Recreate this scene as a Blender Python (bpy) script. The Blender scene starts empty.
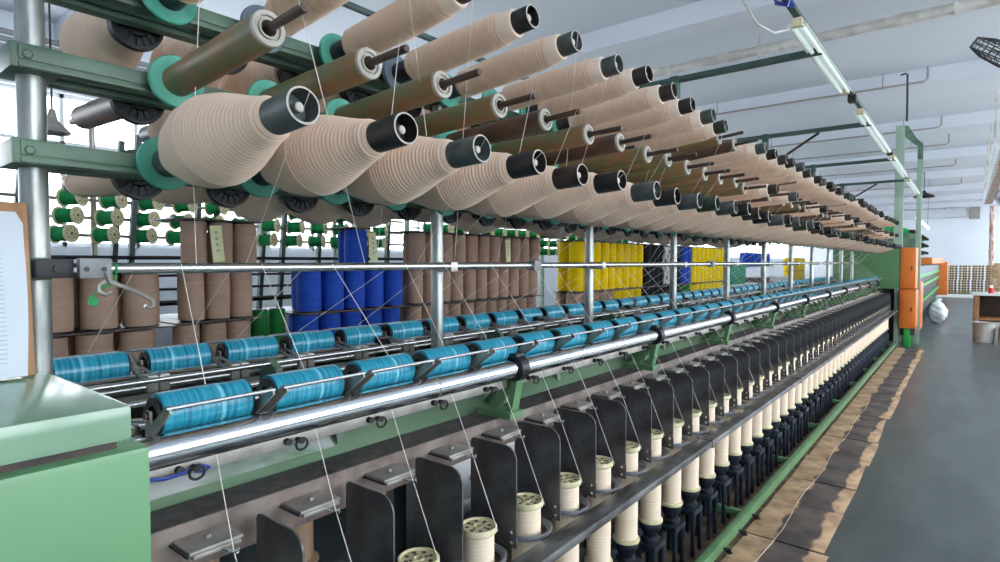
import bpy, bmesh, math, random
from mathutils import Vector, Matrix
random.seed(7)
PI = math.pi
scene = bpy.context.scene
COL = scene.collection

# ------------------------------------------------------------------ materials
def lin(c):
    return tuple(((x / 255 + .055) / 1.055) ** 2.4 if x / 255 > .04045 else x / 255 / 12.92 for x in c)

def mat(name, rgb, rough=.6, metal=0., var=0., vscale=8., bump=0., bscale=60., stretch=None, rgb2=None, spec=.5, detail=4., contrast=None):
    m = bpy.data.materials.new(name)
    m.use_nodes = True
    nt = m.node_tree
    b = nt.nodes['Principled BSDF']
    c1 = lin(rgb)
    b.inputs['Base Color'].default_value = (*c1, 1)
    b.inputs['Roughness'].default_value = rough
    b.inputs['Metallic'].default_value = metal
    b.inputs['Specular IOR Level'].default_value = spec
    if var or bump or rgb2:
        tc = nt.nodes.new('ShaderNodeTexCoord')
        mp = nt.nodes.new('ShaderNodeMapping')
        nt.links.new(tc.outputs['Object'], mp.inputs[0])
        if stretch:
            mp.inputs['Scale'].default_value = stretch
    if var or rgb2:
        n = nt.nodes.new('ShaderNodeTexNoise')
        n.inputs['Scale'].default_value = vscale
        n.inputs['Detail'].default_value = detail
        nt.links.new(mp.outputs[0], n.inputs['Vector'])
        r = nt.nodes.new('ShaderNodeValToRGB')
        lo, hi = contrast or (.35, .65)
        r.color_ramp.elements[0].position = lo
        r.color_ramp.elements[1].position = hi
        c2 = lin(rgb2) if rgb2 else tuple(x * (1 - var) for x in c1)
        r.color_ramp.elements[0].color = (*c2, 1)
        r.color_ramp.elements[1].color = (*c1, 1)
        nt.links.new(n.outputs['Fac'], r.inputs[0])
        nt.links.new(r.outputs[0], b.inputs['Base Color'])
    if bump:
        n2 = nt.nodes.new('ShaderNodeTexNoise')
        n2.inputs['Scale'].default_value = bscale
        nt.links.new(mp.outputs[0], n2.inputs['Vector'])
        bp = nt.nodes.new('ShaderNodeBump')
        bp.inputs['Strength'].default_value = bump
        bp.inputs['Distance'].default_value = .004
        nt.links.new(n2.outputs['Fac'], bp.inputs['Height'])
        nt.links.new(bp.outputs[0], b.inputs['Normal'])
    return m

M = {}
M['floor'] = mat('floor_paint', (92, 101, 101), .3, 0, vscale=2.2, rgb2=(60, 69, 70), stretch=(1.6, .5, 1), detail=8, bump=.08, bscale=14, contrast=(.3, .7))
M['dust'] = mat('dust', (128, 104, 84), .95, vscale=9, rgb2=(70, 56, 46), detail=8, bump=.4, bscale=40)
M['ceiling'] = mat('ceiling_paint', (206, 211, 219), .9, var=.06, vscale=.6)
M['wall'] = mat('wall_paint', (232, 238, 244), .9, var=.05, vscale=.8)
M['wallgrey'] = mat('grey_boards', (150, 152, 155), .7, var=.2, vscale=2, stretch=(1, .2, 14))
M['frame'] = mat('window_frame', (235, 238, 240), .5, var=.05)
M['greenpaint'] = mat('light_green_paint', (108, 158, 112), .34, var=.07, vscale=3, spec=.5)
M['greentop'] = mat('green_lid_sheen', (136, 170, 142), .16, var=.1, vscale=5, spec=.8)  # whiter than the cabinet green: the lid's white sheen is put into the colour
M['beamgreen'] = mat('creel_green_paint', (98, 128, 104), .42, vscale=5, rgb2=(66, 90, 74), spec=.5)
M['postgreen'] = mat('dark_green_paint', (52, 80, 74), .5, var=.2, vscale=6)
M['palegreen'] = mat('pale_green_post', (150, 172, 155), .55, var=.1, vscale=3)
M['boxgreen'] = mat('end_box_green', (84, 128, 84), .45, var=.06, vscale=2)
M['orange'] = mat('orange_paint', (226, 122, 44), .5, var=.1, vscale=3)
M['steelpost'] = mat('galvanised_steel', (176, 178, 174), .38, .75, vscale=4, rgb2=(130, 134, 132), stretch=(6, 6, 1.2))
M['chrome'] = mat('chrome', (222, 226, 230), .16, 1., var=.1, vscale=14)
M['rod'] = mat('bright_rod', (205, 207, 208), .25, .9, var=.1, vscale=12)
M['steel'] = mat('grey_steel', (172, 168, 160), .4, .65, var=.25, vscale=18)
M['dark'] = mat('dark_cast_iron', (38, 40, 44), .5, .3, var=.3, vscale=20)
M['black'] = mat('black_plastic', (24, 26, 32), .45, var=.25, vscale=20)
M['navy'] = mat('blue_black_iron', (44, 54, 68), .42, .4, vscale=14, rgb2=(24, 29, 36))
M['zinc'] = mat('dull_zinc', (128, 130, 132), .5, .2, var=.2, vscale=30)
M['ring'] = mat('blue_grey_ring', (132, 136, 144), .4, .2, var=.2, vscale=20)
M['plate'] = mat('blackened_plate', (116, 116, 118), .36, .3, vscale=9, rgb2=(76, 76, 78), detail=9, contrast=(.4, .68), bump=.05, bscale=30)
M['ledge'] = mat('brown_black_ledge', (96, 87, 84), .5, .2, vscale=26, rgb2=(62, 56, 55), detail=9, bump=.15, bscale=60)
M['panel'] = mat('dusty_brown_panel', (142, 128, 120), .46, .2, vscale=13, rgb2=(108, 95, 88), detail=9)
M['greenled'] = mat('oily_green_sheet', (126, 152, 124), .12, 0, vscale=4.5, rgb2=(98, 128, 100), stretch=(1, .3, 1), spec=.9)
M['rail'] = mat('worn_dark_steel', (146, 146, 146), .3, .6, vscale=16, rgb2=(84, 82, 80), detail=9, stretch=(1, .35, 1))
M['bracketgreen'] = mat('dull_green_paint', (100, 142, 98), .42, var=.2, vscale=7)
M['film'] = mat('plastic_film_glare', (190, 194, 194), .1, 0, vscale=7, rgb2=(124, 150, 126), contrast=(.4, .55), stretch=(1, .4, 1), spec=.9, bump=.3, bscale=9)  # pale patches put the glare of the clear film into its colour
M['turq'] = mat('turquoise_plastic', (88, 176, 150), .45, vscale=10, rgb2=(64, 148, 126), detail=6)
M['greyflange'] = mat('slate_plastic', (108, 122, 136), .5, var=.15, vscale=12)
M['yarn'] = mat('beige_yarn', (234, 206, 183), .95, var=.05, vscale=3, spec=.1)
M['yarnsmooth'] = mat('pale_beige_yarn', (238, 216, 196), .95, spec=.1, var=.04)
M['cream'] = mat('cream_yarn', (246, 226, 201), .95, spec=.1, var=.05, vscale=30, stretch=(.2, .2, 4))
M['flange'] = mat('cream_plastic', (226, 217, 178), .5, vscale=16, rgb2=(202, 191, 148))
M['oldcream'] = mat('aged_cream_plastic', (188, 166, 116), .6, vscale=6, rgb2=(150, 128, 84))
M['hole'] = mat('hole_shadow_plastic', (84, 78, 60), .8, var=.2)
M['tubebrown'] = mat('brown_bakelite', (150, 112, 76), .45, vscale=7, rgb2=(108, 112, 78), stretch=(1.2, 3, 3), detail=6, contrast=(.4, .6))
M['tubegreen'] = mat('olive_bakelite', (118, 122, 84), .45, vscale=7, rgb2=(142, 106, 70), stretch=(1.2, 3, 3), detail=6, contrast=(.4, .6))
M['tubedark'] = mat('dark_brown_bakelite', (112, 78, 60), .45, vscale=7, rgb2=(66, 58, 50), stretch=(1.2, 3, 3), detail=6)
M['pegbrown'] = mat('dark_brown_rod', (84, 68, 62), .4, .3, var=.3, vscale=20)
M['endblack'] = mat('black_tube', (46, 46, 48), .42, vscale=14, rgb2=(26, 26, 28))
M['endgrey'] = mat('grey_green_tube', (92, 102, 100), .42, vscale=14, rgb2=(60, 68, 68))
M['endgreen'] = mat('deep_green_tube', (54, 78, 62), .42, vscale=14, rgb2=(34, 46, 40))
M['endbrown'] = mat('deep_brown_tube', (74, 56, 52), .42, vscale=14, rgb2=(46, 36, 34))
M['rim'] = mat('worn_pale_rim', (182, 176, 164), .6, var=.2, vscale=30)
M['blue'] = mat('blue_film', (56, 172, 200), .28, vscale=5, rgb2=(20, 112, 140), stretch=(.6, 22, .6), spec=.6, detail=6)
M['blueband'] = mat('pale_blue_band', (120, 198, 218), .4)
M['strand'] = mat('white_strand', (246, 238, 228), .9, var=.02)
M['conduit'] = mat('shadowed_conduit', (158, 152, 146), .6, var=.2, vscale=6)  # brownish shadow on the conduits is put into this darker colour
M['pkgbrown'] = mat('brown_package_yarn', (178, 150, 132), .95, var=.12, vscale=20, stretch=(.3, .3, 3), spec=.1)
M['pkgblue'] = mat('blue_package_yarn', (28, 78, 190), .7, var=.25, vscale=20, stretch=(.3, .3, 3), spec=.3)
M['pkgyellow'] = mat('yellow_package_yarn', (250, 214, 10), .8, var=.1, vscale=20, stretch=(.3, .3, 3), spec=.2)
M['pkgblack'] = mat('black_package_yarn', (26, 27, 36), .8, var=.2, vscale=20, spec=.3)
M['pkggreen'] = mat('green_package_yarn', (20, 118, 52), .7, var=.2, vscale=20, stretch=(.3, .3, 3), spec=.3)
M['spoolgreen'] = mat('green_spool_yarn', (16, 150, 82), .6, var=.25, vscale=20, spec=.4)
M['greencone'] = mat('green_cone_yarn', (18, 160, 76), .7, var=.3, vscale=14, stretch=(8, 1, 1))
M['card'] = mat('cardboard', (196, 164, 130), .85, vscale=3.2, rgb2=(96, 82, 72), detail=8, contrast=(.42, .56), bump=.2, bscale=25)
M['carddark'] = mat('worn_cardboard', (92, 82, 78), .8, vscale=6, rgb2=(58, 54, 54), detail=8, bump=.2, bscale=25)
M['cardtan'] = mat('tan_cardboard', (202, 172, 138), .85, vscale=7, rgb2=(150, 122, 96), detail=8)
M['paper'] = mat('paper', (206, 214, 222), .8, var=.03)
M['ink'] = mat('printed_lines', (160, 176, 190), .8, var=.02)
M['wood'] = mat('wood', (178, 134, 92), .6, vscale=6, rgb2=(140, 100, 66), stretch=(4, 4, .6))
M['tag'] = mat('yellow_green_paper', (228, 230, 176), .8, var=.05)
M['white'] = mat('white_enamel', (238, 244, 244), .35, var=.04)
M['offwhite'] = mat('aged_white_pipe', (206, 204, 198), .6, vscale=6, rgb2=(170, 166, 158), detail=8)
M['bag'] = mat('white_sack', (244, 244, 248), .55, var=.05, bump=.5, bscale=14)
M['rust'] = mat('rust', (150, 84, 60), .85, vscale=5, rgb2=(216, 208, 200), stretch=(3, 3, .6), detail=8)
M['red'] = mat('red_plastic', (206, 40, 44), .4, var=.1)
M['teal'] = mat('teal_plastic', (22, 140, 112), .5, var=.1)
M['blueplastic'] = mat('blue_plastic', (32, 60, 150), .4, var=.1)
M['greenplastic'] = mat('green_plastic', (34, 160, 66), .4, var=.1)
M['pulley'] = mat('brown_drum', (172, 142, 116), .7, var=.15, vscale=20)
M['lightgrey'] = mat('light_grey_sheet', (206, 212, 216), .6, var=.08, vscale=3)

def card_material():
    m = mat('worn_cardboard_sheet', (206, 172, 136), .85, vscale=7, rgb2=(160, 128, 98), detail=8)
    nt = m.node_tree; b = nt.nodes['Principled BSDF']; N = nt.nodes.new; L = nt.links.new
    base = b.inputs['Base Color'].links[0].from_socket
    tc = N('ShaderNodeTexCoord'); oi = N('ShaderNodeObjectInfo'); add = N('ShaderNodeVectorMath'); L(tc.outputs['Object'], add.inputs[0])
    cm = N('ShaderNodeCombineXYZ'); ml = N('ShaderNodeMath'); ml.operation = 'MULTIPLY'; ml.inputs[1].default_value = 37.; L(oi.outputs['Random'], ml.inputs[0]); L(ml.outputs[0], cm.inputs[1]); L(cm.outputs[0], add.inputs[1])
    def noise(sc, d):
        n = N('ShaderNodeTexNoise'); n.inputs['Scale'].default_value = sc; n.inputs['Detail'].default_value = d; L(add.outputs[0], n.inputs['Vector']); return n.outputs['Fac']
    sx = N('ShaderNodeSeparateXYZ'); L(tc.outputs['Object'], sx.inputs[0])
    def mth(op, a, c):
        n = N('ShaderNodeMath'); n.operation = op
        for i, v in enumerate((a, c)):
            if v is None: continue
            if isinstance(v, (int, float)): n.inputs[i].default_value = v
            else: L(v, n.inputs[i])
        return n.outputs[0]
    dx = mth('ABSOLUTE', mth('SUBTRACT', sx.outputs[0], .045), None)
    e = mth('ADD', dx, mth('MULTIPLY', mth('SUBTRACT', noise(3.5, 6), .5), .16))
    r = N('ShaderNodeMapRange'); r.interpolation_type = 'SMOOTHSTEP'; L(e, r.inputs[0]); r.inputs[1].default_value = .088; r.inputs[2].default_value = .108; r.inputs[3].default_value = 1; r.inputs[4].default_value = 0
    sp = N('ShaderNodeMapRange'); sp.interpolation_type = 'SMOOTHSTEP'; L(noise(16, 8), sp.inputs[0]); sp.inputs[1].default_value = .58; sp.inputs[2].default_value = .7
    mk = mth('MAXIMUM', r.outputs[0], mth('MULTIPLY', sp.outputs[0], .45))
    dk = N('ShaderNodeValToRGB'); L(noise(5, 8), dk.inputs[0]); dk.color_ramp.elements[0].position = .35; dk.color_ramp.elements[1].position = .7
    dk.color_ramp.elements[0].color = (*lin((62, 56, 55)), 1); dk.color_ramp.elements[1].color = (*lin((104, 90, 82)), 1)
    mx = N('ShaderNodeMix'); mx.data_type = 'RGBA'; L(mk, mx.inputs[0]); L(base, mx.inputs[6]); L(dk.outputs[0], mx.inputs[7]); L(mx.outputs[2], b.inputs['Base Color'])
    return m
M['cardworn'] = card_material()
def emis(name, rgb, s):
    m = bpy.data.materials.new(name); m.use_nodes = True
    b = m.node_tree.nodes['Principled BSDF']
    b.inputs['Base Color'].default_value = (*lin(rgb), 1)
    b.inputs['Emission Color'].default_value = (*lin(rgb), 1)
    b.inputs['Emission Strength'].default_value = s
    return m
M['lamp'] = emis('lit_tube', (244, 250, 255), 6.)
M['tubelamp'] = emis('fluorescent_tube', (232, 244, 242), .35)

gm = bpy.data.materials.new('window_glass'); gm.use_nodes = True
nt = gm.node_tree; nt.nodes.clear()
o_ = nt.nodes.new('ShaderNodeOutputMaterial'); mx = nt.nodes.new('ShaderNodeMixShader')
tr = nt.nodes.new('ShaderNodeBsdfTransparent'); gl = nt.nodes.new('ShaderNodeBsdfGlossy')
gl.inputs['Roughness'].default_value = .05; mx.inputs[0].default_value = .06
nt.links.new(tr.outputs[0], mx.inputs[1]); nt.links.new(gl.outputs[0], mx.inputs[2]); nt.links.new(mx.outputs[0], o_.inputs[0])
M['glass'] = gm

# ------------------------------------------------------------------ mesh builder
class MB:
    def __init__(s): s.v = []; s.f = []; s.mi = []; s.m = 0
    def add(s, vs, fs, mi=None):
        o = len(s.v); s.v += [tuple(p) for p in vs]
        for k, f in enumerate(fs):
            s.f.append(tuple(i + o for i in f)); s.mi.append(s.m if mi is None else (mi[k] if isinstance(mi, list) else mi))
        return s
    def box(s, x0, x1, y0, y1, z0, z1, bev=0., rot=None, about=None):
        if bev:
            bm = bmesh.new(); bmesh.ops.create_cube(bm, size=1)
            for v in bm.verts:
                v.co = Vector((x0 + (v.co.x + .5) * (x1 - x0), y0 + (v.co.y + .5) * (y1 - y0), z0 + (v.co.z + .5) * (z1 - z0)))
            bmesh.ops.bevel(bm, geom=list(bm.edges), offset=bev, segments=2, affect='EDGES', profile=.6)
            bm.verts.index_update()
            vs = [v.co.copy() for v in bm.verts]; fs = [tuple(v.index for v in f.verts) for f in bm.faces]; bm.free()
        else:
            vs = [Vector((x, y, z)) for x in (x0, x1) for y in (y0, y1) for z in (z0, z1)]
            fs = [(0, 1, 3, 2), (4, 6, 7, 5), (0, 4, 5, 1), (2, 3, 7, 6), (0, 2, 6, 4), (1, 5, 7, 3)]
        if rot is not None:
            c = Vector(about); vs = [rot @ (v - c) + c for v in vs]
        return s.add(vs, fs)
    def lathe(s, prof, org=(0, 0, 0), ax=(1, 0, 0), n=24, mi=None, capa=False, capb=False):
        ax = Vector(ax).normalized(); t = Vector((0, 0, 1)) if abs(ax.z) < .9 else Vector((1, 0, 0))
        u = ax.cross(t).normalized(); w = ax.cross(u).normalized(); o = Vector(org)
        vs = []; fs = []; ms = []
        for (x, r) in prof:
            for k in range(n):
                a = 2 * PI * k / n
                vs.append(o + ax * x + (u * math.cos(a) + w * math.sin(a)) * r)
        for i in range(len(prof) - 1):
            for k in range(n):
                k2 = (k + 1) % n
                fs.append((i * n + k, i * n + k2, (i + 1) * n + k2, (i + 1) * n + k)); ms.append(mi[i] if mi else s.m)
        if capa: fs.append(tuple(range(n))[::-1]); ms.append(mi[0] if mi else s.m)
        if capb: fs.append(tuple((len(prof) - 1) * n + k for k in range(n))); ms.append(mi[-1] if mi else s.m)
        return s.add(vs, fs, ms)
    def tube(s, p0, p1, r, r1=None, n=10):
        p0 = Vector(p0); p1 = Vector(p1); L = (p1 - p0).length
        return s.lathe([(0, r), (L, r if r1 is None else r1)], p0, p1 - p0, n, capa=True, capb=True)
    def path(s, pts, r, n=8):
        pts = [Vector(p) for p in pts]; rings = []; prev = None
        for i, p in enumerate(pts):
            d = (pts[min(i + 1, len(pts) - 1)] - pts[max(i - 1, 0)]).normalized()
            if prev is None:
                t = Vector((0, 0, 1)) if abs(d.z) < .9 else Vector((1, 0, 0)); u = d.cross(t).normalized()
            else:
                u = (prev - d * prev.dot(d)).normalized()
            w = d.cross(u); prev = u
            rings += [p + (u * math.cos(2 * PI * k / n) + w * math.sin(2 * PI * k / n)) * r for k in range(n)]
        fs = [(i * n + k, i * n + (k + 1) % n, (i + 1) * n + (k + 1) % n, (i + 1) * n + k) for i in range(len(pts) - 1) for k in range(n)]
        fs += [tuple(range(n))[::-1], tuple((len(pts) - 1) * n + k for k in range(n))]
        return s.add(rings, fs)
    def prism(s, poly, axis, t0, t1):
        def P(a, b, t): return {'x': (t, a, b), 'y': (a, t, b), 'z': (a, b, t)}[axis]
        n = len(poly)
        vs = [P(a, b, t0) for a, b in poly] + [P(a, b, t1) for a, b in poly]
        fs = [tuple(range(n))[::-1], tuple(range(n, 2 * n))] + [(k, (k + 1) % n, n + (k + 1) % n, n + k) for k in range(n)]
        return s.add(vs, fs)
    def build(s, name, mats, parent=None, local=False, angle=35):
        me = bpy.data.meshes.new(name)
        vs = s.v
        if parent is not None and not local:
            off = Vector((0, 0, 0)); p = parent
            while p: off += p.location; p = p.parent
            vs = [Vector(v) - off for v in vs]
        me.from_pydata(vs, [], s.f)
        for m in (mats if isinstance(mats, (list, tuple)) else [mats]): me.materials.append(M[m] if isinstance(m, str) else m)
        me.polygons.foreach_set('material_index', s.mi)
        bm = bmesh.new(); bm.from_mesh(me); bmesh.ops.recalc_face_normals(bm, faces=bm.faces); bm.to_mesh(me); bm.free()
        me.polygons.foreach_set('use_smooth', [True] * len(me.polygons))
        me.set_sharp_from_angle(angle=math.radians(angle))
        o = bpy.data.objects.new(name, me); COL.objects.link(o)
        if parent is not None: o.parent = parent
        return o

def tag(o, label=None, cat=None, group=None, kind=None):
    if label: o['label'] = label
    if cat: o['category'] = cat
    if group: o['group'] = group
    if kind: o['kind'] = kind
    return o
def thing(name, loc, label, cat, group=None, rz=0):
    o = bpy.data.objects.new(name, None); COL.objects.link(o); o.empty_display_size = .05
    o.location = loc; o.rotation_euler = (0, 0, rz)
    return tag(o, label, cat, group)
KIDS = {}
def kids(o):
    return [c for c in o.children]
def dup(root, loc=None, label=None, group=None, rz=None, swap=None):
    r = root.copy(); COL.objects.link(r)
    if loc is not None: r.location = loc
    if rz is not None: r.rotation_euler = (0, 0, rz)
    if label: r['label'] = label
    if group: r['group'] = group
    for ch in kids(root):
        c = ch.copy(); COL.objects.link(c); c.parent = r
        for g in kids(ch):
            d = g.copy(); COL.objects.link(d); d.parent = c
    return r
ONES = ['', 'first', 'second', 'third', 'fourth', 'fifth', 'sixth', 'seventh', 'eighth', 'ninth', 'tenth', 'eleventh', 'twelfth', 'thirteenth', 'fourteenth', 'fifteenth', 'sixteenth', 'seventeenth', 'eighteenth', 'nineteenth']
TENS = {2: ('twentieth', 'twenty'), 3: ('thirtieth', 'thirty'), 4: ('fortieth', 'forty'), 5: ('fiftieth', 'fifty'), 6: ('sixtieth', 'sixty'), 7: ('seventieth', 'seventy')}
def nth(i):
    if i < 20: return ONES[i]
    t, u = divmod(i, 10)
    return TENS[t][0] if u == 0 else TENS[t][1] + '-' + ONES[u]
def circ(cx, cy, r, a0, a1, n):
    return [(cx + r * math.cos(a0 + (a1 - a0) * k / n), cy + r * math.sin(a0 + (a1 - a0) * k / n)) for k in range(n + 1)]

# ------------------------------------------------------------------ setting
XL, XR, YB, YF, ZC = -9., 5., -4., 41., 4.6
def struct(name, mb, m): return tag(mb.build(name, m), kind='structure')
struct('floor', MB().box(XL - .2, XR + .2, YB - .2, YF + .2, -.1, 0), 'floor')
struct('ceiling', MB().box(XL - .2, XR + .2, YB - .2, YF + .2, ZC, ZC + .2), 'ceiling')
for i, y in enumerate((2.25, 6.72, 11.2, 15.1, 19.5, 24., 28.4, 32.8, 37.2)):
    struct('trim_%d' % (i + 1), MB().box(XL, XR, y, y + .34, ZC - .24, ZC + .01), 'ceiling')
struct('wall_far', MB().box(XL, XR, YF, YF + .2, 0, ZC), 'wall')
def windows(axis, fixed, a0, a1, nb, z0, z1, side, first, lower='wall', upper='wall', nm=4, thick=.2):
    def bx(mb, p0, p1, q0, q1, zz0, zz1):
        return mb.box(q0, q1, p0, p1, zz0, zz1) if axis == 'x' else mb.box(p0, p1, q0, q1, zz0, zz1)
    q0, q1 = (fixed - thick, fixed) if fixed < 0 else (fixed, fixed + thick)
    w = MB(); pier = .12
    bx(w, a0, a1, q0, q1, 0, z0); bx(w, a0, a1, q0, q1, z1, ZC)
    st = (a1 - a0) / nb
    for k in range(nb + 1):
        p = a0 + k * st; bx(w, max(a0, p - pier), min(a1, p + pier), q0, q1, z0, z1)
    struct('wall_' + side, w, lower)
    qm = (q0 + q1) / 2
    for k in range(nb):
        p0 = a0 + k * st + pier; p1 = a0 + (k + 1) * st - pier
        f = MB(); t = .03
        bx(f, p0, p1, qm - t, qm + t, z0, z0 + .05); bx(f, p0, p1, qm - t, qm + t, z1 - .05, z1)
        for j in range(nm + 1):
            pp = p0 + (p1 - p0) * j / nm; bx(f, max(p0, pp - .025), min(p1, pp + .025), qm - t, qm + t, z0, z1)
        zz = z0 + (z1 - z0) * .68; bx(f, p0, p1, qm - t, qm + t, zz - .02, zz + .02)
        fo = struct('window_%d' % (first + k), f, 'frame')
        g = MB(); bx(g, p0, p1, qm - .003, qm + .003, z0, z1); g.build('pane', 'glass', fo)
windows('x', XL, YB, YF, 10, 1.8, 3.75, 'left', 1, nm=5)
struct('wall_right_near', MB().box(XR, XR + .2, YB, -1.5, 0, ZC), 'wall')
windows('x', XR, -1.5, YF, 9, .9, 4.3, 'right', 11)  # unseen windows, added and sized to bring even daylight onto the aisle side
struct('wall_back', MB().box(XL, XR, YB - .2, YB, 0, ZC), 'wall')
b = MB()
for k in range(7): b.box(XL + .001, XL + .03, YB, YF, 3.78 + k * .09, 3.84 + k * .09)
struct('trim_11', b, 'wallgrey')

# ------------------------------------------------------------------ main twisting machine
CX = -1.70                       # centre line of the machine
P = .252                         # gauge
NS = 51
Y0 = .582
YE = 13.3
mach = thing('twisting_machine', (CX, 0, 0), 'long green yarn twisting machine with chrome rollers and a creel overhead', 'machine')
def part(name, mb, m, parent=None, **k): return mb.build(name, m, parent or mach, **k)
def mir(x): return 2 * CX - x

# headstock cabinet
hs = part('headstock', MB().box(-2.25, -1.145, -.6, .415, .05, 1.268, .012), 'greenpaint')
part('lid', MB().box(-2.25, -1.15, -.6, .388, 1.284, 1.347, .01), 'greentop', hs)
part('gap_band', MB().box(-2.23, -1.175, -.58, .37, 1.268, 1.284), 'endbrown', hs)
b = MB(); b.box(-2.2, -1.2, -.55, .36, 0, .05); part('plinth', b, 'dark', hs)

posts = [.382, 1.70] + [1.70 + 1.236 * k for k in range(1, 10)]
ROWS = (1.842, 2.052, 2.258)
for i, y in enumerate(posts):
    y = y - .004 if i == 0 else y
    po = part('post', MB().tube((CX, y, 0), (CX, y, 2.93 if i in (3, 5, 7, 9) else 2.6 if i == 0 else 2.3), .0285 if i == 0 else .026, n=20), 'steelpost')
    for z in ROWS:
        c = MB(); c.box(CX - .065, CX + .072, y - .052, y + .045, z - .024, z + .032, .004)
        c.lathe([(0, .011), (.008, .011), (.01, .008)], (CX + .072, y - .022, z + .006), (1, 0, 0), 6, capb=True)
        part('clamp', c, 'beamgreen', po)
    if i:
        c = MB(); c.box(CX - .03, CX + .1, y - .02, y + .02, 1.56, 1.6, .004); part('rail_clamp', c, 'steel', po)
# creel rails: channel section on both faces of the posts
for z in ROWS:
    for sx in (1, -1):
        b = MB(); xa = CX + sx * .055
        b.box(xa - .022, xa + .022, .34, YE, z - .006, z + .028, .003)
        b.box(xa - .018, xa + .018, .34, YE, z - .010, z - .006)
        b.box(xa - .022, xa + .022, .34, YE, z - .022, z - .010, .003)
        part('creel_rail', b, 'beamgreen')
# yarn rail at eye height
b = MB(); b.tube((-1.615, .47, 1.584), (-1.615, YE, 1.584), .0142, n=14); yr = part('yarn_rail', b, 'rod')
for k in range(6):
    y = 2.27 + 2.47 * k
    part('coupling', MB().box(-1.64, -1.59, y - .03, y + .03, 1.56, 1.608, .006), 'zinc', yr)
b = MB(); b.tube((-1.80, .45, 1.592), (-1.80, YE, 1.592), .006); part('guide_wire_rail', b, 'dark')
b = MB(); b.box(-1.66, -1.62, .36, .432, 1.563, 1.607, .004)
b.lathe([(0, .009), (.006, .009)], (-1.62, .40, 1.585), (1, 0, 0), 12, capb=True)
br = part('rail_bracket', b, 'dark')
b = MB(); b.box(-1.622, -1.598, .436, .502, 1.561, 1.609, .004); b.m = 1
for yy in (.45, .485): b.lathe([(0, .006), (.002, .006)], (-1.598, yy, 1.583), (1, 0, 0), 10, capb=True)
part('bracket_plate', b, ['zinc', 'black'], br)
part('bracket_block', MB().box(-1.70, -1.66, .34, .40, 1.558, 1.61, .003), 'beamgreen', br)

# feed rollers with black joint rings on green brackets
rings = [1.67 + 1.205 * k for k in range(10)]
def feed_roller(x, inner, full):
    b = MB(); b.tube((x, .40, 1.216), (x, YE - .05, 1.216), .034, n=28)
    r = part('feed_roller', b, 'chrome')
    for y in rings:
        w = MB()
        w.lathe([(-.022, .0345), (-.022, .047), (.022, .047), (.022, .0345)], (x, y, 1.216), (0, 1, 0), 20)
        w.box(x - .018, x + .018, y - .024, y + .024, 1.216 + .035, 1.216 + .053, .003)
        part('joint_ring', w, 'black', r)
        for dy in (-.42, .42):
            w = MB().lathe([(-.003, .034), (-.003, .0346), (.003, .0346), (.003, .034)], (x, y + dy, 1.216), (0, 1, 0), 24)
            part('joint_line', w, 'steel', r)
    return r
FX, BX = -1.266, -1.378
for x in (FX, BX, mir(FX), mir(BX)): feed_roller(x, 0, 0)
for sx in (1, -1):
    for y in rings:
        f = (lambda x: x) if sx > 0 else mir
        b = MB()
        def pr(poly, t0, t1): b.prism([(f(x), z) for x, z in poly], 'y', t0, t1)
        pr([(-1.30, 1.045), (-1.275, 1.045), (-1.25, 1.17), (-1.275, 1.18)], y - .02, y + .02)
        pr([(-1.40, 1.045), (-1.36, 1.045), (-1.285, 1.15), (-1.285, 1.185), (-1.30, 1.185)], y - .015, y + .015)
        pr([(-1.41, 1.035), (-1.255, 1.035), (-1.255, 1.06), (-1.41, 1.06)], y - .05, y + .03)
        pr([(-1.47, 1.05), (-1.43, 1.05), (-1.30, 1.17), (-1.30, 1.2), (-1.33, 1.2)], y + .05, y + .08)
        part('roller_bracket', b, 'bracketgreen')
# channel strip with little black pulley hooks under the front roller
for sx in (1, -1):
    f = (lambda x: x) if sx > 0 else mir
    xs = sorted((f(-1.312), f(-1.298)))
    part('guide_strip', MB().box(xs[0], xs[1], .42, YE - .1, 1.142, 1.176, .002), 'steel')
for k in range(NS):
    y = Y0 - .03 + P * k; b = MB()
    b.tube((-1.298, y, 1.156), (-1.275, y, 1.156), .007, n=8)
    b.tube((-1.298, y - .03, 1.158), (-1.285, y - .03, 1.158), .009, n=8)
    b.path([(-1.278, y + .016 * math.cos(a), 1.148 + .014 * math.sin(a)) for a in [2 * PI * j / 12 for j in range(13)]], .0032, 6)
    part('pulley_hook', b, 'black')
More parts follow.
